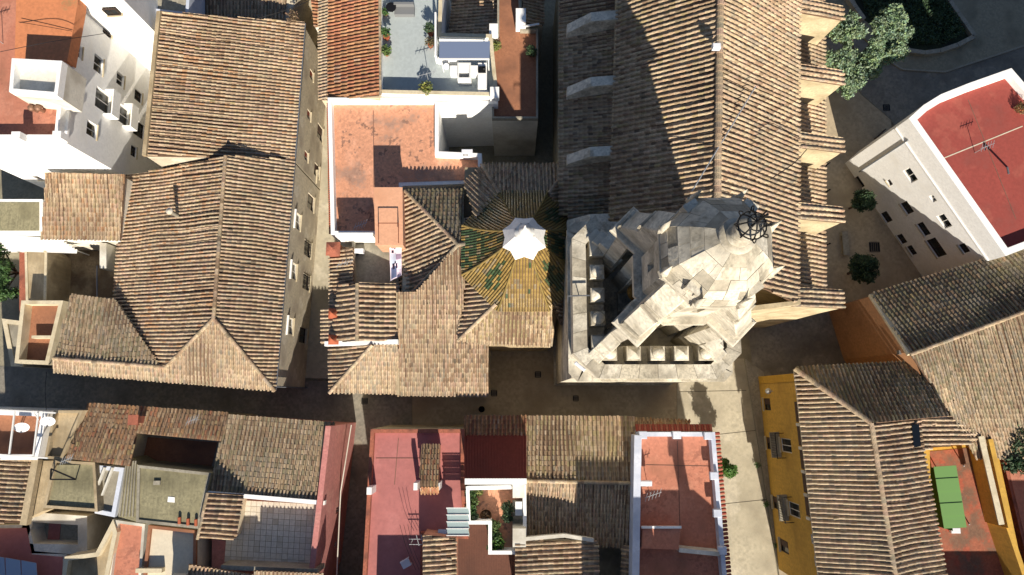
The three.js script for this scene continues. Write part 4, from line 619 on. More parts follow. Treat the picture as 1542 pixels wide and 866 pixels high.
{
  const E = [[1201, 562], [1236, 880]], b = building('yellow_house', 'long yellow house with ribbed hip roof and two iron balconies', 'house', [[1201, 562, 8.4], [1384, 552, 8.4], [1420, 620, 8.4], [1400, 670, 8.4], [1405, 900, 8.4], [1240, 900, 8.4]], 8.4, M.yellow, {
    wins: [{ edge: E, h: 8.4, list: [[1155, 609, 1.0, 1.5, 'shutter'], [1159, 668, 1.0, 1.6, 'shutter'], [1183, 671, 1.1, 2.1, 'balcony'], [1169, 758, 1.0, 1.6, 'shutter'], [1195, 768, 1.1, 2.1, 'balcony'], [1180, 823, 1.0, 1.6, 'shutter'], [1222, 812, 0.7, 0.5, 'bare'], [1227, 846, 0.7, 0.5, 'bare']] }] });
  const f = wallFrame(E[0], E[1], 8.4, b.c); for (let i = 0; i < 5; i++) { const p = placeOnWall(f, 1197 + i * 4.3, 620 + i * 35); const w = mesh('attic_window', frameBox(f, p.u, 7.6, 1.5, 0.55, -0.02, 0.05), M.shutter, b.g); mesh('attic_post', frameBox(f, p.u + 0.95, 7.6, 0.22, 0.62, 0.0, 0.09), M.offwhite, w); }
  mesh('corner_band', frameBox(f, 0.3, 4.3, 0.6, 8.0, 0.0, 0.05), surface(0xc79a35, 0x9b7425, { seed: 95, grain: 0.08 }), b.g);
  slope(b.g, [[1197, 556, 8.6], [1311, 637, 11], [1349, 880], [1235, 880, 8.6]], 'pale', { pitch: 0.34, relief: 0.9 });
  slope(b.g, [[1197, 554, 8.6], [1386, 544, 8.6], [1428, 626], [1311, 637, 11]], 'moss', { pitch: 0.3 });
  slope(b.g, [[1311, 637, 11], [1349, 880], [1426, 880, 9.7], [1386, 655, 9.7], [1384, 628]], 'old', { pitch: 0.34 });
  slope(b.g, [[1386, 630, 9.4], [1468, 620, 8.3], [1472, 666, 8.3], [1386, 676]], 'pale', { pitch: 0.34, name: 'wing_roof' }); mesh('wing_wall', prism([[1386, 632, 9.0], [1466, 622, 8.0], [1469, 664, 8.0], [1386, 674, 9.0]].map((p) => at(...p)), 0), M.yellow, b.g);
  mesh('skylight', slab([[1373, 640], [1384, 638], [1387, 672], [1376, 674]].map(([x, y]) => at(x, y, 10.1)), V(0, 1, 0), 0.15), M.glass, b.g);
  ridge(b.g, [1197, 556, 8.6], [1311, 637, 11], 'pale', 0.4); ridge(b.g, [1311, 637, 11], [1349, 880, 11], 'pale', 0.4);
  mesh('gutter', rod(at(1196, 556, 8.5), at(1234, 880, 8.5), 0.09), M.cream, b.g);
  single('wall_lamp', 'round glass street lamp bracketed on the yellow wall', 'street lamp', [new THREE.SphereGeometry(0.24, 12, 8).translate(...at(1157, 589, 4.6).toArray()), bar(at(1157, 589, 4.9), at(1164, 589, 4.9), 0.05), rod(at(1157, 589, 4.8), at(1157, 589, 5.1), 0.16, 0.05)], M.galv);
}
{
  const b = building('red_yard_house', 'terrace with worn red floor and yellow side wall behind the yellow house', 'house', [[1390, 676], [1472, 668], [1500, 668], [1545, 880], [1395, 880]], 6, M.yellow); terrace(b, surface(0xa06048, 0x6d5a49, { amt: 0.75, seed: 63, lo: 0.45, hi: 0.65, metres: 5, third: 0xb0573f, grain: 0.16 }), { ph: 0 });
  mesh('side_wall', [bar(at(1474, 660, 7.2), at(1503, 790, 7.2), 0.35, 2.6), bar(at(1503, 790, 7.0), at(1535, 885, 7.0), 0.35, 2.2)], M.yellow, b.g); mesh('coping', bar(at(1477, 657, 8.56), at(1508, 790, 8.56), 0.42, 0.1), M.cream, b.g);
  const aw = thing('green_awning', 'green five-panel awning on the worn red terrace', 'awning', at(1422, 750, 6)); for (let i = 0; i < 5; i++) { const y = 703 + i * 18.6, x = 1398 + i * 3.2; mesh('panel', slab([[x + 8, y], [x + 42, y - 2], [x + 45, y + 16.8], [x + 11, y + 18.8]].map(([a, c], k) => at(a, c, 8.5 + 0.05 * (i % 2))), V(0, 1, 0), 0.05), M.green, aw); }
  mesh('awning_post', [rod(at(1410, 704, 6), at(1410, 704, 8.4), 0.04), rod(at(1452, 702, 6), at(1452, 702, 8.4), 0.04), rod(at(1424, 794, 6), at(1424, 794, 8.4), 0.04), rod(at(1460, 790, 6), at(1460, 790, 8.4), 0.04)], M.whitePaint, aw);
  mesh('skirt', bar(at(1404, 704, 7.2), at(1420, 795, 7.2), 0.04, 2.3), flat(0x2f5424, 0.85), aw);
  single('white_crate', 'white plastic crate at the awning foot', 'crate', [chamferBox(0.7, 0.3, 0.4).translate(...at(1436, 798, 6.04).toArray())], M.whitePlastic);
  const c = building('shaded_yard', 'shaded red-floored courtyard with dark plants at the right edge', 'courtyard', [[1506, 672], [1660, 640], [1660, 900], [1560, 900]], 3, M.brickRed); terrace(c, M.redBrown, { ph: 0 });
}
{
  const lobes = [[-1.9, 6.3, -1.9, 1.2], [-1.3, 6.6, -1.2, 0.9], [1.9, 6.8, -2.3, 1.2], [1.0, 6.7, -1.5, 1.1], [2.7, 6.4, -1.0, 1.1], [2.2, 6.3, 0.3, 1.1], [0.9, 6.2, 0.9, 1.2], [-0.4, 6.0, 1.4, 1.2], [-1.3, 5.8, 2.3, 1.1], [-1.8, 5.6, 3.0, 0.9], [-2.8, 6.0, 0.8, 0.8], [-1.5, 6.2, 0.9, 1.0], [0.4, 6.5, -0.4, 0.9]];
  tree('leafy_tree', 'large grey-green tree beside the church buttresses and park wall', at(1303, 78, 6).setY(0), 4.2, lobes.map(([x, y, z, r]) => [x, y, z, r * 1.18]), 820, [0.22, 0.31, 0.18], 0.2, 0.24);
  const cl = (r, y) => { const l = []; for (let i = 0; i < 12; i++) { const a = i * 2.4; l.push([Math.cos(a) * r * 0.55 * Math.sqrt((i + 0.5) / 12), y + (i % 3 - 1) * 0.3, Math.sin(a) * r * 0.55 * Math.sqrt((i + 0.5) / 12), r * 0.62]); } return l; };
  tree('clipped_tree', 'round clipped tree on the paved square, the larger one near the bench', at(1277, 412, 0), 2.0, cl(1.25, 2.6), 260, G3, 0.16, 0.12, 'clipped trees on the square');
  tree('clipped_tree', 'round clipped tree on the paved square close to the white house', at(1279, 314, 0), 2.0, cl(0.95, 2.6), 240, G3, 0.16, 0.1, 'clipped trees on the square');
  tree('young_tree', 'small bright green tree leaning out beside the blue-white parapet', at(1092, 705, 3).setY(0), 2.0, [[0, 3, 0, 0.8], [0.4, 2.7, 0.2, 0.65], [-0.35, 3.3, -0.2, 0.65], [0.1, 2.4, 0.45, 0.55], [0.1, 3.8, 0, 0.55], [-0.2, 2.6, -0.4, 0.6]], 300, [0.09, 0.2, 0.03], 0.15, 0.07);
  tree('courtyard_tree', 'dense green tree at the left edge outside the courtyard', at(4, 405, 4.3).setY(0), 3, [[-0.8, 4.4, -1.2, 1.4], [0.4, 4.2, 0.2, 1.3], [-1.6, 4.0, 0.9, 1.4], [0.2, 3.8, 1.6, 1.1], [-0.2, 4.6, -2.0, 1.1]], 520, G1, 0.2, 0.2);
  tree('yard_tree', 'dark tree rising from the shaded yard at the right edge', at(1556, 668, 8).setY(0), 5.5, [[-0.5, 7.6, 0, 1.6], [0.8, 7.8, 0.8, 1.5], [-1.2, 7.2, 1.2, 1.3], [0.4, 7.2, -1.2, 1.2]], 320, G3, 0.22, 0.2);
}
// ------------------------------------------------------------------ bottom row, from the left
{
  const a = building('pergola_house', 'white house with open steel pergola over its brown terrace', 'house', [[-90, 614], [84, 620], [70, 690], [-90, 690]], 7, M.white); terrace(a, M.brownTerrace, { ph: 1.0, pt: 0.3, coping: M.white });
  mesh('pergola', [bar(at(22, 620, 9.0), at(14, 684, 9.0), 0.1), bar(at(58, 620, 9.0), at(50, 688, 9.0), 0.1), bar(at(-10, 684, 9.0), at(72, 690, 9.0), 0.1), bar(at(-10, 617, 9.0), at(84, 622, 9.0), 0.1), bar(at(50, 620, 9), at(58, 632, 9), 0.07), ...[[22, 620], [58, 620], [14, 684], [50, 688]].map(([x, y]) => rod(at(x, y, 7), at(x, y, 9), 0.05))], M.whitePaint, a.g);
  for (const [x, y, l] of [[72, 632, 'white satellite dish beside the pergola corner'], [33, 641, 'white satellite dish under the pergola beams']]) { const p = at(x, y, 8.4), d = thing('satellite_dish', l, 'satellite dish', at(x, y, 7.03)); mesh('dish', lathe([[0, 0], [0.2, 0.03], [0.38, 0.11], [0.5, 0.2], [0.48, 0.2], [0.36, 0.13], [0, 0.02]], 20).rotateX(0.9).rotateY(0.5).translate(p.x, p.y, p.z), M.whitePlastic, d); mesh('mast', rod(at(x, y, 7.03), p, 0.04), M.metal, d); mesh('receiver', [rod(p, p.clone().add(V(0.25, 0.35, 0.45)), 0.02), box(p.x + 0.25, p.y + 0.32, p.z + 0.45, 0.12, 0.1, 0.12)], M.metal, d); }
  const b = building('beige_wall_house', 'narrow beige house with bare plaster roof beside the pergola', 'house', [[86, 618], [130, 618], [98, 692], [72, 690]], 7.6, M.beige); terrace(b, M.beige, { ph: 0.4, pt: 0.2, pmat: M.beige });
  const c = building('rust_roof_house', 'house with rust-brown tiled roof above a dark patio', 'house', [[134, 613], [341, 627], [331, 660], [204, 650], [194, 698], [104, 686]], 6.6, M.cream);
  slope(c.g, [[133, 608, 7.1], [343, 622, 7.1], [332, 664], [206, 652], [196, 702], [100, 690, 8.2]], 'rust', { pitch: 0.3 });
  const t = at(207, 632, 8); mesh('chimney', [box(t.x, 7.2, t.z, 0.5, 1.3, 0.5), box(t.x, 8.55, t.z, 0.75, 0.08, 0.75)], M.brickRed, c.g);
  const d = building('dark_patio', 'sunken dark patio with clutter between rust and olive roofs', 'courtyard', [[206, 652], [333, 662], [322, 708], [194, 700]], 4.6, M.concrete); terrace(d, M.brownTerrace, { ph: 0 });
  const e = building('tan_roof_house', 'house with sunlit tan tiled slope and pink lane wall', 'house', [[345, 630, 6.7], [503, 641, 6.7], [488, 752, 7.4], [318, 738, 7.4]], 7, M.pink);
  { const LW = [[505, 641], [478, 880]], c0 = at(400, 700, 5), f = wallFrame(LW[0], LW[1], 7, c0), tl = [[509, 768, 0.5, 1.3, 'bare'], [506, 820, 0.45, 1.0, 'bare']].map((s) => [s, placeOnWall(f, s[0], s[1])]);
    mesh('rear_block', prism([[320, 744], [488, 756], [478, 900], [318, 900]].map(([x, y]) => at(x, y, 6.1)), 0), M.pink, e.g);
    mesh('lane_wall', cut(frameBox(f, f.L / 2, 4.15, f.L, 8.3, -0.4, 0), tl.map(([s, q]) => frameBox(f, q.u, q.y, s[2], s[3], -0.3, 0.2))), M.pink, e.g); for (const [s] of tl) addWindow(e.g, f, s); }
  slope(e.g, [[343, 625, 7.0], [504, 637, 7.0], [487, 757, 7.7], [314, 742]], 'mossPale', { pitch: 0.3 });
  mesh('ridge_wall', [bar(at(302, 741, 7.7), at(490, 757, 7.75), 0.3, 0.45)], M.white, e.g); mesh('downpipe', [rod(at(529, 640, 5), at(513, 740, 5), 0.05), rod(at(513, 740, 5), at(507, 866, 5), 0.05)], M.offwhite, e.g);
  
  // tile-paved terrace with its joints, part of the same house
  const T = planeOf([[345, 752, 6.7], [489, 760, 6.7], [482, 852, 6.7], [338, 846]]); mesh('terrace_floor', slab(T.pts.map((p) => p.clone().add(V(0, 0.02, 0))), V(0, 1, 0), 0.6), M.mortar, e.g);
  const A = T.pts[0], U = T.pts[1].clone().sub(A), Wv = T.pts[3].clone().sub(A), nu = 17, nv = 11, tm = [M.tileFloor, M.tileFloor2, M.tileFloor3]; for (let i = 0; i < nu; i++) for (let j = 0; j < nv; j++) { const q = (s, u) => A.clone().addScaledVector(U, (i + s) / nu).addScaledVector(Wv, (j + u) / nv).setY(6.75 + hash(i, j, 3) * 0.006), k = 0.03; mesh('floor_tile', prism([q(k, k), q(1 - k, k), q(1 - k, 1 - k), q(k, 1 - k)], 6.725), tm[hash(i, j, 8) < 0.75 ? 0 : hash(i, j, 9) < 0.5 ? 1 : 2], e.g); }
  mesh('terrace_parapet', [bar(at(340, 850, 7.6), at(484, 856, 7.6), 0.3, 1.8)], M.concrete, e.g);
  slope(e.g, [[382, 860, 9.2], [486, 864, 9.2], [486, 920, 8.6], [382, 920]], 'pale', { name: 'rear_roof' }); slope(e.g, [[284, 850, 8.8], [380, 866, 8.8], [380, 920, 8.2], [284, 920]], 'old', { name: 'rear_roof' });
  const f = building('small_tile_roof', 'small lean-to with straw tiled roof beside the shaded paved terrace', 'house', [[316, 744, 8.7], [364, 746, 7.9], [354, 808, 7.9], [300, 808, 8.7]], 8, M.cream); slope(f.g, [[313, 742, 8.9], [366, 745, 8.1], [355, 811, 8.1], [298, 811]], 'old', { pitch: 0.36 }); ridge(f.g, [313, 742, 8.9], [298, 811, 8.9], 'pale', 0.24);
  const o = building('olive_roof_house', 'house with olive flat cement roof and small tiled edge', 'house', [[208, 700], [318, 712], [300, 796], [206, 786]], 8, M.olive); terrace(o, M.olive, { ph: 0.12, pt: 0.2, pmat: M.concrete });
  for (const [i, j] of [[270, 783], [283, 785], [295, 786]]) mesh('edge_tile', rod(at(i, j - 4, 8.2), at(i, j + 6, 8.15), 0.12), M.pot, o.g); mesh('hatch', box(...at(237, 727, 8.05).toArray(), 0.5, 0.12, 0.3), M.concrete, o.g); mesh('roof_patch', slab([[253, 748], [263, 749], [263, 757], [252, 756]].map(([x, y]) => at(x, y, 8.06)), V(0, 1, 0), 0.02), M.white, o.g);
  const o2 = building('olive_lean_to', 'olive ribbed lean-to roof beside the cement roof', 'house', [[190, 690], [208, 700], [206, 786], [178, 778]], 7.5, M.olive); for (let i = 0; i < 5; i++) mesh('roof_rib', bar(at(191 + i * 3.4, 694, 7.56), at(180 + i * 5, 778, 7.56), 0.09, 0.1), M.concrete, o2.g);
  const k = building('stained_roof_house', 'house with stained concrete roof carrying a dark triangular frame', 'house', [[84, 692], [146, 696], [150, 770], [68, 764]], 7.8, M.beige); terrace(k, M.olive, { ph: 0.25, pt: 0.2, pmat: M.beige });
  single('roof_frame', 'dark triangular metal frame on the stained concrete roof', 'frame', [bar(at(77, 706, 8.5), at(114, 722, 8.5), 0.09), bar(at(77, 706, 8.5), at(76, 722, 8.5), 0.09), bar(at(76, 722, 8.5), at(114, 722, 8.5), 0.09), rod(at(77, 706, 7.84), at(77, 706, 8.5), 0.04), rod(at(114, 722, 7.84), at(114, 722, 8.5), 0.04), rod(at(76, 722, 7.84), at(76, 722, 8.5), 0.04)], M.iron);
  const l = building('white_strip_house', 'narrow whitewashed passage block between stained and olive roofs', 'house', [[150, 700], [190, 704], [176, 778], [146, 772]], 7.2, M.white); terrace(l, M.concrete, { ph: 0.3, pt: 0.3, pmat: M.blueWhite });
  for (let i = 0; i < 2; i++) mesh('stair_rail', bar(at(158 + i * 12, 704, 7.7), at(142 + i * 12, 746, 7.7), 0.12, 0.2), M.offwhite, l.g);
  const m = building('left_tile_house', 'house with old brown tiled slope at the lower left edge', 'house', [[-90, 688, 8.6], [50, 690, 7.2], [32, 786, 7.2], [-90, 784, 8.6]], 7.8, M.beige); slope(m.g, [[-90, 686, 8.9], [52, 688, 7.4], [32, 788, 7.4], [-90, 785]], 'old', { pitch: 0.33 });
  mesh('edge_wall', bar(at(56, 692, 7.7), at(38, 790, 7.7), 0.5, 0.5), M.beige, m.g);
  const n = building('beige_block', 'beige stair block with small square window below the tile house', 'house', [[58, 694], [82, 694], [64, 770], [40, 782]], 7.2, M.beige);
  const sunk = building('sunken_court', 'white-walled sunken court with maroon strip in shade', 'courtyard', [[62, 766], [150, 772], [150, 828], [42, 826]], 4.4, M.offwhite); terrace(sunk, M.concrete, { ph: 1.6, pt: 0.7, pmat: M.offwhite }); mesh('maroon_strip', box(...at(82, 800, 4.45).toArray(), 0.9, 0.04, 2.0), M.redFloor, sunk.g);
  const rd = building('maroon_terrace', 'maroon floored terrace in shade at the bottom left', 'house', [[-90, 792], [44, 790], [52, 830], [100, 834], [96, 920], [-90, 920]], 6, M.offwhite); terrace(rd, M.redFloor, { ph: 0 });
  const bl = thing('rooftop_sheet', 'pale blue plastic sheet roof at the bottom left corner', 'roof sheet', at(25, 855, 6)); for (let i = 0; i < 4; i++) mesh('sheet_panel', slab([[-40 + i * 24, 832 + i * 4], [-18 + i * 24, 836 + i * 4], [-14 + i * 24, 900], [-38 + i * 24, 900]].map(([x, y]) => at(x, y, 7.2)), V(0, 1, 0), 0.05), flat(0x93a3b8, 0.6), bl); mesh('frame', [rod(at(5, 850, 6), at(5, 850, 7.15), 0.05), rod(at(45, 860, 6), at(45, 860, 7.15), 0.05)], M.metal, bl);
  const cw = building('curved_wall_house', 'cream house with curved parapet beside the red terrace', 'house', [[104, 836], [150, 830], [176, 780], [182, 800], [158, 920], [92, 920]], 7, M.cream); terrace(cw, M.beige, { ph: 0.5, pt: 0.3, pmat: M.cream });
  const r2 = building('red_side_terrace', 'small red roof terrace next to the cream paved terrace', 'house', [[178, 782], [222, 788], [212, 920], [160, 920]], 7, M.offwhite); terrace(r2, M.redBrown, { ph: 0.35, pt: 0.2, pmat: M.offwhite });
  const ct = building('cream_terrace', 'cream paved roof terrace with low pink edge', 'house', [[226, 790], [298, 798], [296, 920], [212, 920]], 7.2, M.offwhite); terrace(ct, M.creamFloor, { ph: 0.25, pt: 0.22, pmat: M.brownTerrace });
  mesh('low_bench', box(...at(229, 857, 7.23).toArray(), 1.9, 0.5, 0.3), M.cream, ct.g); mesh('chimney', [box(...at(276, 872, 7.2).toArray(), 1.0, 2.0, 0.9)], M.offwhite, ct.g);
}
{ // red terrace house, centre bottom
  const b = building('red_terrace_house', 'house with large coral-red roof terrace and double white chimney posts', 'house', [[560, 646], [700, 646], [700, 728], [706, 810], [640, 806], [640, 900], [546, 900]], 8, M.cream); terrace(b, M.redFloor, { ph: 0.45, pt: 0.28, pmat: M.brickRed });
  mesh('tiled_ridge', prism([[636, 672, 9.4], [661, 672, 9.4], [659, 738, 9.4], [634, 738, 9.4]].map((p) => at(...p)), 8), M.terracotta, b.g);
  slope(b.g, [[635, 670, 9.5], [662, 670, 9.5], [660, 733, 10.3], [633, 733]], 'rust', { pitch: 0.22, name: 'stair_roof' }); slope(b.g, [[633, 733, 10.3], [660, 733, 10.3], [660, 742, 9.9], [633, 742]], 'orange', { pitch: 0.22, name: 'stair_eave' });
  for (const x of [631, 663]) mesh('chimney_post', box(...at(x, 728, 8).toArray(), 0.28, 1.9, 0.5), M.white, b.g); mesh('chimney_post', box(...at(563, 735, 8).toArray(), 0.35, 1.7, 0.5), M.white, b.g);
  const hutb = mesh('hut', prism([[637, 806, 10.4], [686, 812, 9.8], [686, 910, 9.8], [637, 910, 10.4]].map((p) => at(...p)), 7.5), M.terracotta, b.g); slope(b.g, [[637, 806, 10.7], [686, 810, 10.0], [686, 910, 10.0], [637, 910]], 'old', { pitch: 0.34, name: 'hut_roof' });
  const pc = thing('polycarbonate_awning', 'clear ribbed plastic awning of four panels on the red terrace', 'awning', at(690, 785, 8)); for (let i = 0; i < 4; i++) mesh('panel', slab([[673, 765.5 + i * 10.4], [705, 765.5 + i * 10.4], [707, 774.5 + i * 10.4], [674, 774.5 + i * 10.4]].map(([x, y]) => at(x, y, 10.2)), V(0, 1, 0), 0.03), M.poly, pc); mesh('frame', [0, 1, 2, 3, 4].map((i) => bar(at(672, 765 + i * 10.4, 10.24), at(706, 765 + i * 10.4, 10.24), 0.05)), M.whitePaint, pc); mesh('post', [rod(at(673, 806, 8), at(673, 806, 10.2), 0.04), rod(at(673, 766, 8), at(673, 766, 10.2), 0.04)], M.whitePaint, pc);
  single('blue_drum', 'long pale blue tank beside the plastic awning', 'tank', [rod(at(660, 803, 8.5), at(673, 803, 8.5), 0.28, 0.28, 12)], flat(0x8ea0bf, 0.5));
  { const p = at(613, 846, 8.04), c = thing('plastic_chair', 'white plastic chair alone on the shaded red terrace', 'chair', p); const T = (g) => g.rotateY(0.5).translate(p.x, p.y, p.z); mesh('seat', T(chamferBox(0.6, 0.05, 0.58, 0.02).translate(0, 0.42, 0)), M.whitePlastic, c); mesh('backrest', T(box(0, 0.45, -0.28, 0.56, 0.45, 0.05)), M.whitePlastic, c); for (const [x, z] of [[-0.25, -0.24], [0.25, -0.24], [-0.25, 0.24], [0.25, 0.24]]) mesh('leg', T(box(x, 0, z, 0.06, 0.42, 0.06)), M.whitePlastic, c); for (const s of [-1, 1]) mesh('armrest', T(box(s * 0.29, 0.6, 0, 0.05, 0.05, 0.5)), M.whitePlastic, c); }
  { const o = (x, y, h) => at(x, y, h); single('drying_rack', 'folding metal drying rack beside the tiled hut', 'drying rack', [bar(o(616, 820, 9), o(640, 820, 9), 0.04), bar(o(616, 812, 9), o(640, 812, 9), 0.04), bar(o(627, 806, 9), o(631, 822, 9), 0.04), bar(o(634, 805, 9), o(637, 822, 9), 0.04), rod(o(618, 820, 8.03), o(622, 812, 9), 0.02), rod(o(638, 820, 8.03), o(634, 812, 9), 0.02)], M.galv); }
  for (let i = 0; i < 3; i++) wireThing([[602 + i * 6, 790, 9.5], [612 + i * 5, 825, 9.4], [626 + i * 5, 858, 9.5]], ['washing line over the red terrace, the western wire', 'washing line over the red terrace, the middle wire', 'washing line over the red terrace, the eastern wire'][i], 0.015);
}
{ // maroon roof, garden terrace, brown sheets
  const b = building('maroon_roof_house', 'house with steep maroon ribbed roof and orange tiled eave', 'house', [[702, 634], [790, 634], [790, 722], [702, 722]], 7.1, M.cream);
  slope(b.g, [[699, 627, 7.5], [792, 627, 7.5], [792, 656, 7.9], [699, 656]], 'orange', { pitch: 0.3, len: 0.33, name: 'eave_roof' });
  const S = planeOf([[700, 655, 7.9], [792, 655, 7.9], [792, 722, 11.4], [700, 722]]); const dk = mesh('roof', slab(S.pts, S.n, 0.1), M.maroonSheet, b.g), L0 = S.pts[0], L1 = S.pts[1], L2 = S.pts[2], L3 = S.pts[3]; const rib = []; for (let i = 0; i <= 22; i++) rib.push(bar(L0.clone().lerp(L1, i / 22).addScaledVector(S.n, 0.03), L3.clone().lerp(L2, i / 22).addScaledVector(S.n, 0.03), 0.09, 0.06)); rib.forEach((q) => mesh('roof_rib', q, M.maroonSheet, dk));
  mesh('ridge_wall', bar(at(700, 725, 11.4).setY(9.3), at(793, 725, 11.4).setY(9.3), 0.4, 4.4), M.white, b.g);
  const g = building('garden_terrace', 'small orange-floored roof garden with white walls and many plants', 'house', [[704, 730], [791, 728], [792, 828], [737, 828], [737, 784], [706, 784]], 7.6, M.white); terrace(g, M.terracotta, { ph: 1.3, pt: 0.18, coping: M.white });
  mesh('side_block', [prism([[772, 730], [790, 730], [790, 750], [772, 750]].map(([x, y]) => at(x, y, 10)), 7), prism([[772, 796], [792, 796], [792, 824], [772, 824]].map(([x, y]) => at(x, y, 9.8)), 7)], M.offwhite, g.g); mesh('steps', [0, 1, 2, 3].map((i) => box(...at(781, 757 + i * 9, 7.6).toArray(), 0.9, 0.9 - i * 0.22, 0.45)), M.concrete, g.g);
  const sp = [[711, 742, 0.5], [712, 752, 0.45], [710, 764, 0.5], [713, 776, 0.4], [720, 738, 0.35], [764, 762, 0.5], [764, 776, 0.4], [744, 790, 0.45], [746, 804, 0.5], [750, 814, 0.5], [742, 822, 0.4]], nm = ['trailing', 'tall leafy', 'bushy', 'spiky', 'small yellowish', 'dark round', 'low dark', 'feathery', 'long-leaved', 'bright green', 'spreading'];
  sp.forEach(([x, y, r], i) => potted(nm[i] + ' potted plant in the orange-floored roof garden', x, y, 7.64, r, [G1, G2, G1, G5, G4, G3, G3, G2, G1, [0.1, 0.22, 0.03], G1][i], 150, 0.16, 0.55));
  { const p = at(732, 775, 7.65), c = thing('basket', 'brown wicker basket on the roof garden floor', 'basket', p); mesh('body', lathe([[0, 0], [0.3, 0], [0.42, 0.3], [0.38, 0.3], [0.26, 0.06], [0, 0.05]], 14).translate(p.x, p.y, p.z), M.wood, c); foliage(c, V(0, 0.25, 0), 0.28, 70, [0.16, 0.09, 0.04], 0.12, 'dry_leaves'); }
  { const p = at(781, 770, 9.0), c = thing('deck_chair', 'grey folding chair on the garden steps', 'chair', at(781, 770, 8.5)); mesh('seat', chamferBox(0.5, 0.05, 0.6, 0.02).rotateX(0.1).translate(p.x, p.y, p.z), M.galv, c); mesh('backrest', chamferBox(0.5, 0.05, 0.7, 0.02).rotateX(0.7).translate(p.x, p.y + 0.25, p.z - 0.5), M.galv, c); mesh('frame', [rod(V(p.x - 0.24, p.y, p.z), V(p.x - 0.24, p.y - 0.5, p.z + 0.25), 0.02), rod(V(p.x + 0.24, p.y, p.z), V(p.x + 0.24, p.y - 0.5, p.z + 0.25), 0.02)], M.metal, c); }
  const s = building('brown_sheet_house', 'house with dark brown ribbed sheet roof below the roof garden', 'house', [[684, 812, 6.6], [776, 826, 6.6], [776, 920, 6.6], [684, 920, 6.6]], 6.4, M.cream); const q = planeOf([[682, 788, 7.2], [778, 788, 7.2], [778, 920, 6.4], [682, 920]]), d2 = mesh('roof', slab(q.pts, q.n, 0.1), M.brownSheet, s.g); for (let i = 0; i <= 26; i++) mesh('roof_rib', bar(q.pts[0].clone().lerp(q.pts[1], i / 26).addScaledVector(q.n, 0.02), q.pts[3].clone().lerp(q.pts[2], i / 26).addScaledVector(q.n, 0.02), 0.07, 0.05), M.brownSheet, d2);
}
{ // twin-slope house and its neighbours
  const b = building('lichen_roof_house', 'house with lichen-gold front slope and half-shaded pale rear slope', 'house', [[796, 632, 7.3], [953, 632, 7.3], [955, 726, 7.9], [946, 820, 6.8], [794, 820, 6.8], [794, 726, 7.9]], 7.5, M.cream);
  slope(b.g, [[793, 627, 7.5], [955, 628, 7.5], [956, 728, 8.2], [792, 724]], 'gold', { pitch: 0.3 }); slope(b.g, [[792, 724, 8.2], [956, 728, 8.2], [948, 824, 7.0], [792, 818]], 'old', { pitch: 0.25 }); ridge(b.g, [792, 724, 8.25], [956, 728, 8.25], 'old');
  mesh('rear_wall', [bar(at(790, 811, 9.6), at(850, 806, 9.2), 0.25, 0.4), bar(at(850, 806, 9.2), at(893, 813, 8.9), 0.25, 0.4)], M.offwhite, b.g);
  const c = building('rear_tile_house', 'rear house with old ribbed tiles and sunlit western half', 'house', [[778, 818, 9.5], [898, 820, 8.6], [900, 930, 8.6], [778, 930, 9.5]], 8, M.cream); slope(c.g, [[776, 814, 9.7], [900, 816, 8.8], [902, 930, 8.8], [776, 930]], 'old', { pitch: 0.33 });
  const e = building('narrow_court', 'narrow shaded courtyard beside the blue-white parapet house', 'courtyard', [[902, 824], [948, 824], [946, 930], [902, 930]], 4, M.concrete); slope(e.g, [[938, 822, 7.4], [950, 822, 7.8], [948, 930, 7.8], [936, 930]], 'old', { name: 'side_roof' });
}
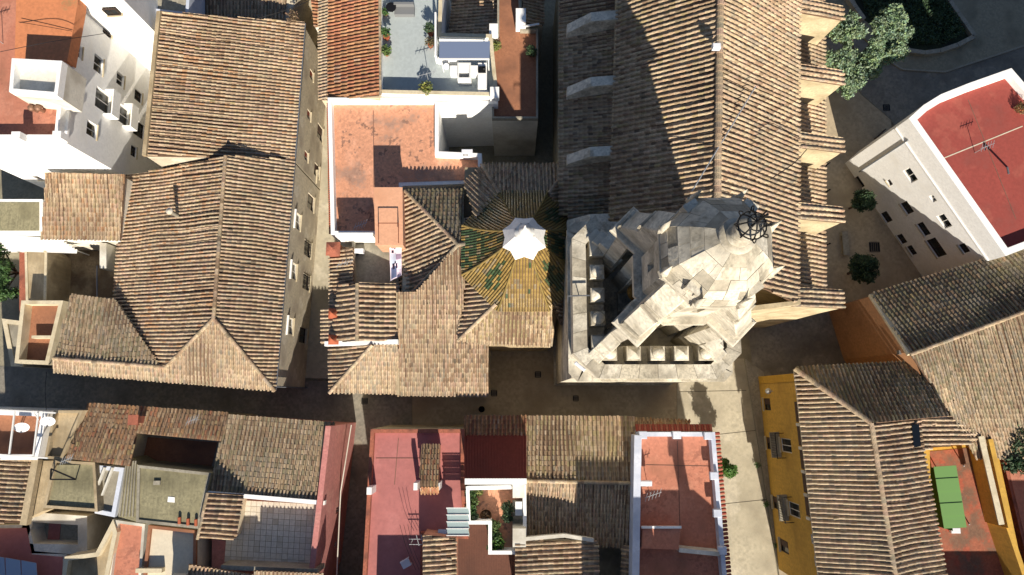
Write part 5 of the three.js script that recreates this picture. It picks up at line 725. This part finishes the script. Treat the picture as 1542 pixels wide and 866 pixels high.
{
  const b = building('blue_parapet_house', 'corner house with blue-white parapet and brick-red roof terrace', 'house', [[957, 650], [1072, 650], [1094, 920], [952, 920]], 7.8, M.blueWhite, { wins: [] }); terrace(b, M.redBrown, { ph: 0.8, pt: 0.32, pmat: M.blueWhite });
  for (const [x, y] of [[967, 655], [1018, 655], [1065, 656], [1074, 716], [1079, 772], [1086, 828]]) mesh('parapet_pier', chamferBox(0.6, 0.35, 0.55, 0.03).translate(...at(x, y, 8.6).toArray()), M.blueWhite, b.g);
  const f = wallFrame([957, 650], [1072, 650], 7.8, b.c), e = wallFrame([1072, 650], [1094, 920], 7.8, b.c);
  const tiles = (fr, n, L) => { for (let i = 0; i < n; i++) { const p = fr.a.clone().addScaledVector(fr.s, (i + 0.5) * L / n).addScaledVector(fr.n, 0.02).setY(8.0), q = p.clone().addScaledVector(fr.n, 0.5).setY(7.8); mesh('cornice_tile', rod(p, q, 0.11, 0.12, 7), i % 2 ? M.brickRed : flatRed, b.g); } }; tiles(f, 28, f.L); tiles(e, 44, e.L);
  mesh('west_wall', [bar(at(958, 655, 8.9), at(954, 900, 8.9), 0.5, 1.4)], M.blueWhite, b.g);
  mesh('stair_hut', prism([[968, 796], [1025, 796], [1022, 828], [966, 826]].map(([x, y]) => at(x, y, 9)), 7.7), M.redBrown, b.g); mesh('hut_edge', bar(at(966, 794, 9.05), at(1026, 794, 9.05), 0.16, 0.12), M.white, b.g); mesh('divider', bar(at(1020, 826, 8.4), at(1080, 832, 8.4), 0.3, 1.1), M.offwhite, b.g);
  { const l = thing('low_tile_lean_to', 'low brown lean-to roof in front of the blue parapet', 'lean-to', at(990, 640, 0)); slope(l, [[955, 631, 4.8], [1040, 634, 4.8], [1036, 652, 5.6], [957, 650]], 'rust'); mesh('post', [rod(at(958, 632, 4.7), at(958, 632, 4.7).setY(0), 0.06), rod(at(1036, 635, 4.7), at(1036, 635, 4.7).setY(0), 0.06)], M.wood, l); }
  const an = (x, y, h, label, k = 1) => { const p = at(x, y, h); single('roof_antenna', label, 'antenna', [rod(p, p.clone().add(V(0, 1.7 * k, 0)), 0.025), bar(p.clone().add(V(-0.6 * k, 1.6 * k, 0.2)), p.clone().add(V(0.6 * k, 1.6 * k, -0.2)), 0.03), ...[-0.5, -0.25, 0, 0.25, 0.5].map((t) => bar(p.clone().add(V(t * k + 0.1, 1.62 * k, -t * 0.33 * k - 0.3)), p.clone().add(V(t * k - 0.1, 1.62 * k, -t * 0.33 * k + 0.3)), 0.022))], M.galv); };
  an(977, 741, 7.84, 'metal aerial on the brick-red terrace'); an(527, 402, 8.04, 'metal aerial on the small shaded grey terrace'); an(647, 128, 8.64, 'tall metal aerial at the grey terrace parapet', 1.2); an(115, 690, 7.9, 'small aerial on the stained concrete roof', 0.7); an(300, 632, 8.2, 'aerial above the rust tiled roof', 0.7); an(1468, 230, 9.64, 'slim aerial on the red roof of the white house', 0.9); an(5, 66, 14, 'tilted aerial on the western red terrace', 1); an(548, 345, 8.4, 'thin aerial at the corner of the orange terrace', 0.8);
  const ac = (x, y, h, label) => { const p = at(x, y, h), g = thing('air_conditioner', label, 'air conditioner', p); mesh('casing', chamferBox(0.85, 0.6, 0.36, 0.03).translate(p.x, p.y, p.z), M.whitePlastic, g); mesh('fan_grille', [new THREE.TorusGeometry(0.2, 0.02, 5, 16).translate(p.x - 0.14, p.y + 0.3, p.z + 0.19), bar(V(p.x - 0.34, p.y + 0.3, p.z + 0.19), V(p.x + 0.06, p.y + 0.3, p.z + 0.19), 0.02)], M.iron, g); };
  ac(704, 232, 9.08, 'white air conditioner unit on the white parapet by the dome'); ac(541, 380, 8.04, 'white air conditioner unit on the shaded grey terrace'); ac(971, 727, 8.6, 'white air conditioner unit on the blue-white wall');
}
// ------------------------------------------------------------------ houses just outside the frame whose shadows fall into it
{
  const plain = (label, pts, h, mat, ph = 0.4) => { const c = pts.reduce((s, p) => [s[0] + p[0] / pts.length, s[1] + p[1] / pts.length], [0, 0]), g = thing('outer_house', label, 'house', V(c[0], 0, c[1])), P = pts.map(([x, z]) => V(x, h, z)); mesh('wall', prism(P, 0), mat, g); mesh('terrace_floor', prism(inset(P, 0.25).map((p) => p.setY(h + 0.03)), h - 0.05), M.redBrown, g); mesh('parapet', ring(P, 0.25, h, h + ph), mat, g); return g; };
  const rect = (x0, x1, z0, z1) => [[x0, z0], [x1, z0], [x1, z1], [x0, z1]];
  plain('plastered house south of the coral-red terrace', rect(-9.0, -4.5, 14.6, 24), 10.6, M.cream);
  plain('low house closing the southern end of the lane', rect(-17.5, -9.2, 15, 24), 6.6, M.offwhite, 0.3);
  plain('tall house south of the tiled rear house', rect(6.4, 11.0, 15, 25), 14.2, M.cream);
  const d = plain('corner house with chimney south of the blue-parapet house', [[11.2, 15], [14.8, 15], [17.6, 17.4], [17.6, 25], [11.2, 25]], 12.6, M.offwhite); mesh('chimney', [box(14.2, 12.6, 15.6, 0.7, 2.6, 0.7), box(14.2, 15.2, 15.6, 1.1, 0.25, 1.1)], M.brickRed, d);
  plain('low house south of the worn red terrace', rect(26, 44, 15.5, 24), 8.2, M.orangeWall);
  plain('plastered house south of the paved terrace', rect(-24, -18, 15.2, 24), 10.4, M.offwhite);
  plain('plastered house south of the maroon terrace', rect(-48, -30, 15.6, 24), 9.6, M.offwhite);
  plain('tall house behind the white corner house', rect(43.2, 60, -25.5, -6), 14, M.offwhite);
}
// ------------------------------------------------------------------ small things
{
  potted('palm-like potted plant by the terrace parapet', 643, 141, 8.64, 0.55, G4, 170, 0.2, 0.6); potted('bushy potted plant beside the grey terrace west wall', 583, 82, 8.64, 0.42, G2, 120, 0.16, 0.4); potted('tall potted shrub beside the grey terrace west wall', 583, 58, 8.64, 0.45, G1, 120, 0.16, 0.8); potted('dark climbing plant on the terrace partition', 649, 52, 8.64, 0.45, G3, 140, 0.15, 0.9); potted('bare climbing plant low on the terrace partition', 649, 70, 8.64, 0.4, [0.13, 0.1, 0.04], 110, 0.14, 0.6); potted('small clay pot plant beside the sofa', 581, 22, 8.64, 0.32, G1, 80, 0.14, 0.3); potted('round potted succulent on the brown terrace', 746, 73, 8.04, 0.5, [0.14, 0.17, 0.04], 130, 0.16, 0.3); potted('dark potted bush at the brown terrace edge', 800, 82, 8.04, 0.5, G3, 130, 0.16, 0.35); potted('low potted plant beside the palm-like one', 662, 145, 8.64, 0.3, G1, 80, 0.12, 0.3);
  const pl = thing('wall_plant', 'dry wild plant growing from the roof corner of the long house', 'plant', at(443, 30, 8.3)); foliage(pl, V(0, 0.5, 0), 0.55, 90, [0.2, 0.13, 0.07], 0.14); mesh('stem', rod(at(443, 30, 8.3), at(443, 30, 9.1), 0.02), M.bark, pl);
  // printed sheet on the clothes line
  const cv = document.createElement('canvas'); cv.width = 160; cv.height = 512; const x = cv.getContext('2d'); x.fillStyle = '#e6d6e2'; x.fillRect(0, 0, 160, 512); x.fillStyle = '#f0e4ee'; x.fillRect(84, 20, 76, 190); x.fillStyle = '#b9c4d6'; x.fillRect(8, 200, 84, 130); x.fillStyle = '#8f7f97'; x.fillRect(84, 216, 70, 70); x.fillStyle = '#5c6788'; x.fillRect(10, 360, 80, 140); x.fillStyle = '#221d33'; for (const [a, b, w, h] of [[24, 96, 34, 44], [24, 160, 30, 34], [62, 92, 16, 60], [30, 320, 36, 70], [80, 330, 22, 60], [66, 300, 18, 30]]) x.fillRect(a, b, w, h); x.fillStyle = '#6b4f7c'; x.font = 'bold 44px sans-serif'; x.save(); x.translate(30, 22); x.rotate(0.1); x.fillText('NEZ', 0, 40); x.restore(); x.strokeStyle = '#9a86a8'; x.lineWidth = 5; for (let i = 0; i < 6; i++) { x.beginPath(); x.moveTo(96, 250 + i * 40); x.lineTo(150, 262 + i * 42); x.stroke(); }
  const ct = new THREE.CanvasTexture(cv); ct.colorSpace = THREE.SRGBColorSpace; const sg = new THREE.PlaneGeometry(1, 1, 8, 24), sp = sg.attributes.position, A = [at(586, 356, 9.9), at(604, 357, 9.9), at(605, 415, 9.4), at(588, 423, 9.3)]; for (let i = 0; i < sp.count; i++) { const u = sp.getX(i) + 0.5, v = 0.5 - sp.getY(i), p = A[0].clone().lerp(A[1], u).lerp(A[3].clone().lerp(A[2], u), v); p.y += Math.sin(u * 9 + v * 5) * 0.05 + Math.sin(v * 14) * 0.04; sp.setXYZ(i, p.x, p.y, p.z); } sg.computeVertexNormals();
  const o = A[0].clone().setY(8.03), sh = thing('hanging_sheet', 'pink and white printed sheet drying over the small grey terrace', 'sheet', o); const m = new THREE.Mesh(sg.translate(-o.x, -o.y, -o.z), new THREE.MeshStandardMaterial({ map: ct, roughness: 0.95, side: THREE.DoubleSide })); m.name = 'cloth'; m.castShadow = m.receiveShadow = true; sh.add(m); mesh('line_post', [rod(A[0].clone().setY(8), A[0], 0.03), rod(A[3].clone().setY(8), A[3], 0.03), bar(A[0], A[3], 0.02)], M.metal, sh);
  const joint = (list, label) => { const g = thing('floor_joint', label, 'floor joint', at(...list[0][0]).setY(list[0][0][2])); for (const [p, q] of list) mesh('joint', bar(at(...p), at(...q), 0.05, 0.012), M.mortarDark, g); };
  joint([[[562, 166, 8.34], [563, 282, 8.34]]], 'dark repaired crack line across the orange terrace'); joint([[[1020, 664, 7.84], [1024, 792, 7.84]], [[972, 700, 7.84], [1068, 702, 7.84]]], 'thin floor joints in the brick-red terrace'); joint([[[600, 660, 8.04], [594, 730, 8.04]], [[566, 690, 8.04], [632, 690, 8.04]]], 'thin floor joints in the coral-red terrace');
  joint([[[1458, 150, 9.64], [1530, 330, 9.64]]], 'long floor joint in the red terrace of the white house');
  { const rnd = rng(411), list = [], g = new THREE.Group(); const P = [[1275, -40], [1310, 26], [1345, 55], [1372, 66], [1412, 66], [1452, 50], [1425, 8], [1412, -40]].map(([x, y]) => at(x, y, 0.2)), bb = new THREE.Box3().setFromPoints(P); const inside = (x, z) => { let r = false; for (let i = 0, j = P.length - 1; i < P.length; j = i++) if ((P[i].z > z) !== (P[j].z > z) && x < (P[j].x - P[i].x) * (z - P[i].z) / (P[j].z - P[i].z) + P[i].x) r = !r; return r; };
    for (let i = 0; i < 2600; i++) { const x = lerp(bb.min.x, bb.max.x, rnd()), z = lerp(bb.min.z, bb.max.z, rnd()); if (inside(x, z)) leafList(list, V(x, 0.3 + 0.25 * wn(x, z, 9), z), 0.3, 3, G3, 0.2, rnd); }
    const m = instances('ground_cover', LEAF, leafMat, list, scene); m.userData = { kind: 'stuff', label: 'dark low ground cover planting inside the park wall', category: 'ground cover' }; }
  // square
  { const p = at(1270, 368, 0), g = thing('stone_bench', 'long stone bench on the paved square', 'bench', p); mesh('seat', chamferBox(0.55, 0.1, 2.2, 0.02).translate(p.x, 0.4, p.z), M.concrete, g); for (const s of [-0.8, 0.8]) mesh('leg', box(p.x, 0, p.z + s, 0.42, 0.4, 0.25), M.concrete, g); }
  const grate = (px, py, s, label) => { const p = at(px, py, 0.012), g = thing('drain_cover', label, 'drain cover', p); mesh('frame', [box(p.x, 0.002, p.z - s / 2, s, 0.02, 0.05), box(p.x, 0.002, p.z + s / 2, s, 0.02, 0.05), box(p.x - s / 2, 0.002, p.z, 0.05, 0.019, s - 0.05), box(p.x + s / 2, 0.002, p.z, 0.05, 0.019, s - 0.05)], M.iron, g); mesh('cover', [0, 1, 2, 3, 4].map((i) => box(p.x - s / 2 + s * (i + 0.5) / 5, 0.001, p.z, s / 5 - 0.03, 0.016, s - 0.1)), M.iron, g); };
  grate(810, 564, 0.5, 'square drain cover on the brown square by the dome chapel'); grate(867, 600, 0.45, 'square drain cover in front of the bell tower'); grate(549, 604, 0.5, 'square drain cover in the sunlit street patch'); grate(1317, 372, 0.9, 'large square cover on the paved square'); grate(744, 592, 0.5, 'drain cover below the rectory corner'); grate(1237, 573, 0.5, 'drain cover behind the yellow house'); grate(1424, 76, 0.7, 'drain cover on the park pavement'); grate(1335, 162, 0.6, 'drain cover on the dark curved road');
  { const p = at(726, 616, 0), g = thing('litter_bin', 'dark street bin in the shade of the maroon roof house', 'bin', p); mesh('body', lathe([[0, 0], [0.2, 0], [0.27, 0.85], [0.23, 0.85], [0.2, 0.3], [0, 0.28]], 14).translate(p.x, 0, p.z), M.iron, g); mesh('post', rod(p, p.clone().setY(1.1), 0.03), M.iron, g); }
  const bol = (px, py, label) => { const p = at(px, py, 0); single('bollard', label, 'bollard', lathe([[0, 0], [0.1, 0], [0.09, 0.1], [0.06, 0.14], [0.055, 0.8], [0.08, 0.84], [0.07, 0.92], [0, 0.96]], 12).translate(p.x, 0, p.z), M.iron, 'bollards along the church'); }; for (let i = 0; i < 4; i++) bol(1243, 250 + i * 40, ['black bollard by the church wall beside the northern clipped tree', 'black bollard by the church wall, second from the clipped tree', 'black bollard by the church wall beside the bench', 'black bollard by the church wall nearest the larger clipped tree'][i]);
  for (let i = 0; i < 3; i++) { const p = at(1140 + i * 14, 700 + i * 60, 0.12), g = thing('street_plant', ['small green weeds on the pavement near the first balcony', 'small green weeds on the pavement below the second balcony', 'small green weeds on the pavement by the street end'][i], 'plant', p); foliage(g, V(0, 0.1, 0), 0.28, 50, G1, 0.1); }
  wireThing([[70, 560, 4], [68, 590, 3.6], [72, 640, 4.5]], 'grey service cable crossing the shaded street'); wireThing([[380, 30, 10], [450, 8, 9.5], [520, -30, 9]], 'grey cable crossing above the lane end', 0.025); wireThing([[1160, 270, 19.4], [1190, 250, 19.2], [1215, 225, 15.4]], 'cable running from tower crown to the church eave', 0.03);
}
scene.traverse((o) => { if (o.isMesh) { o.castShadow = true; o.receiveShadow = true; } });
renderer.render(scene, camera);
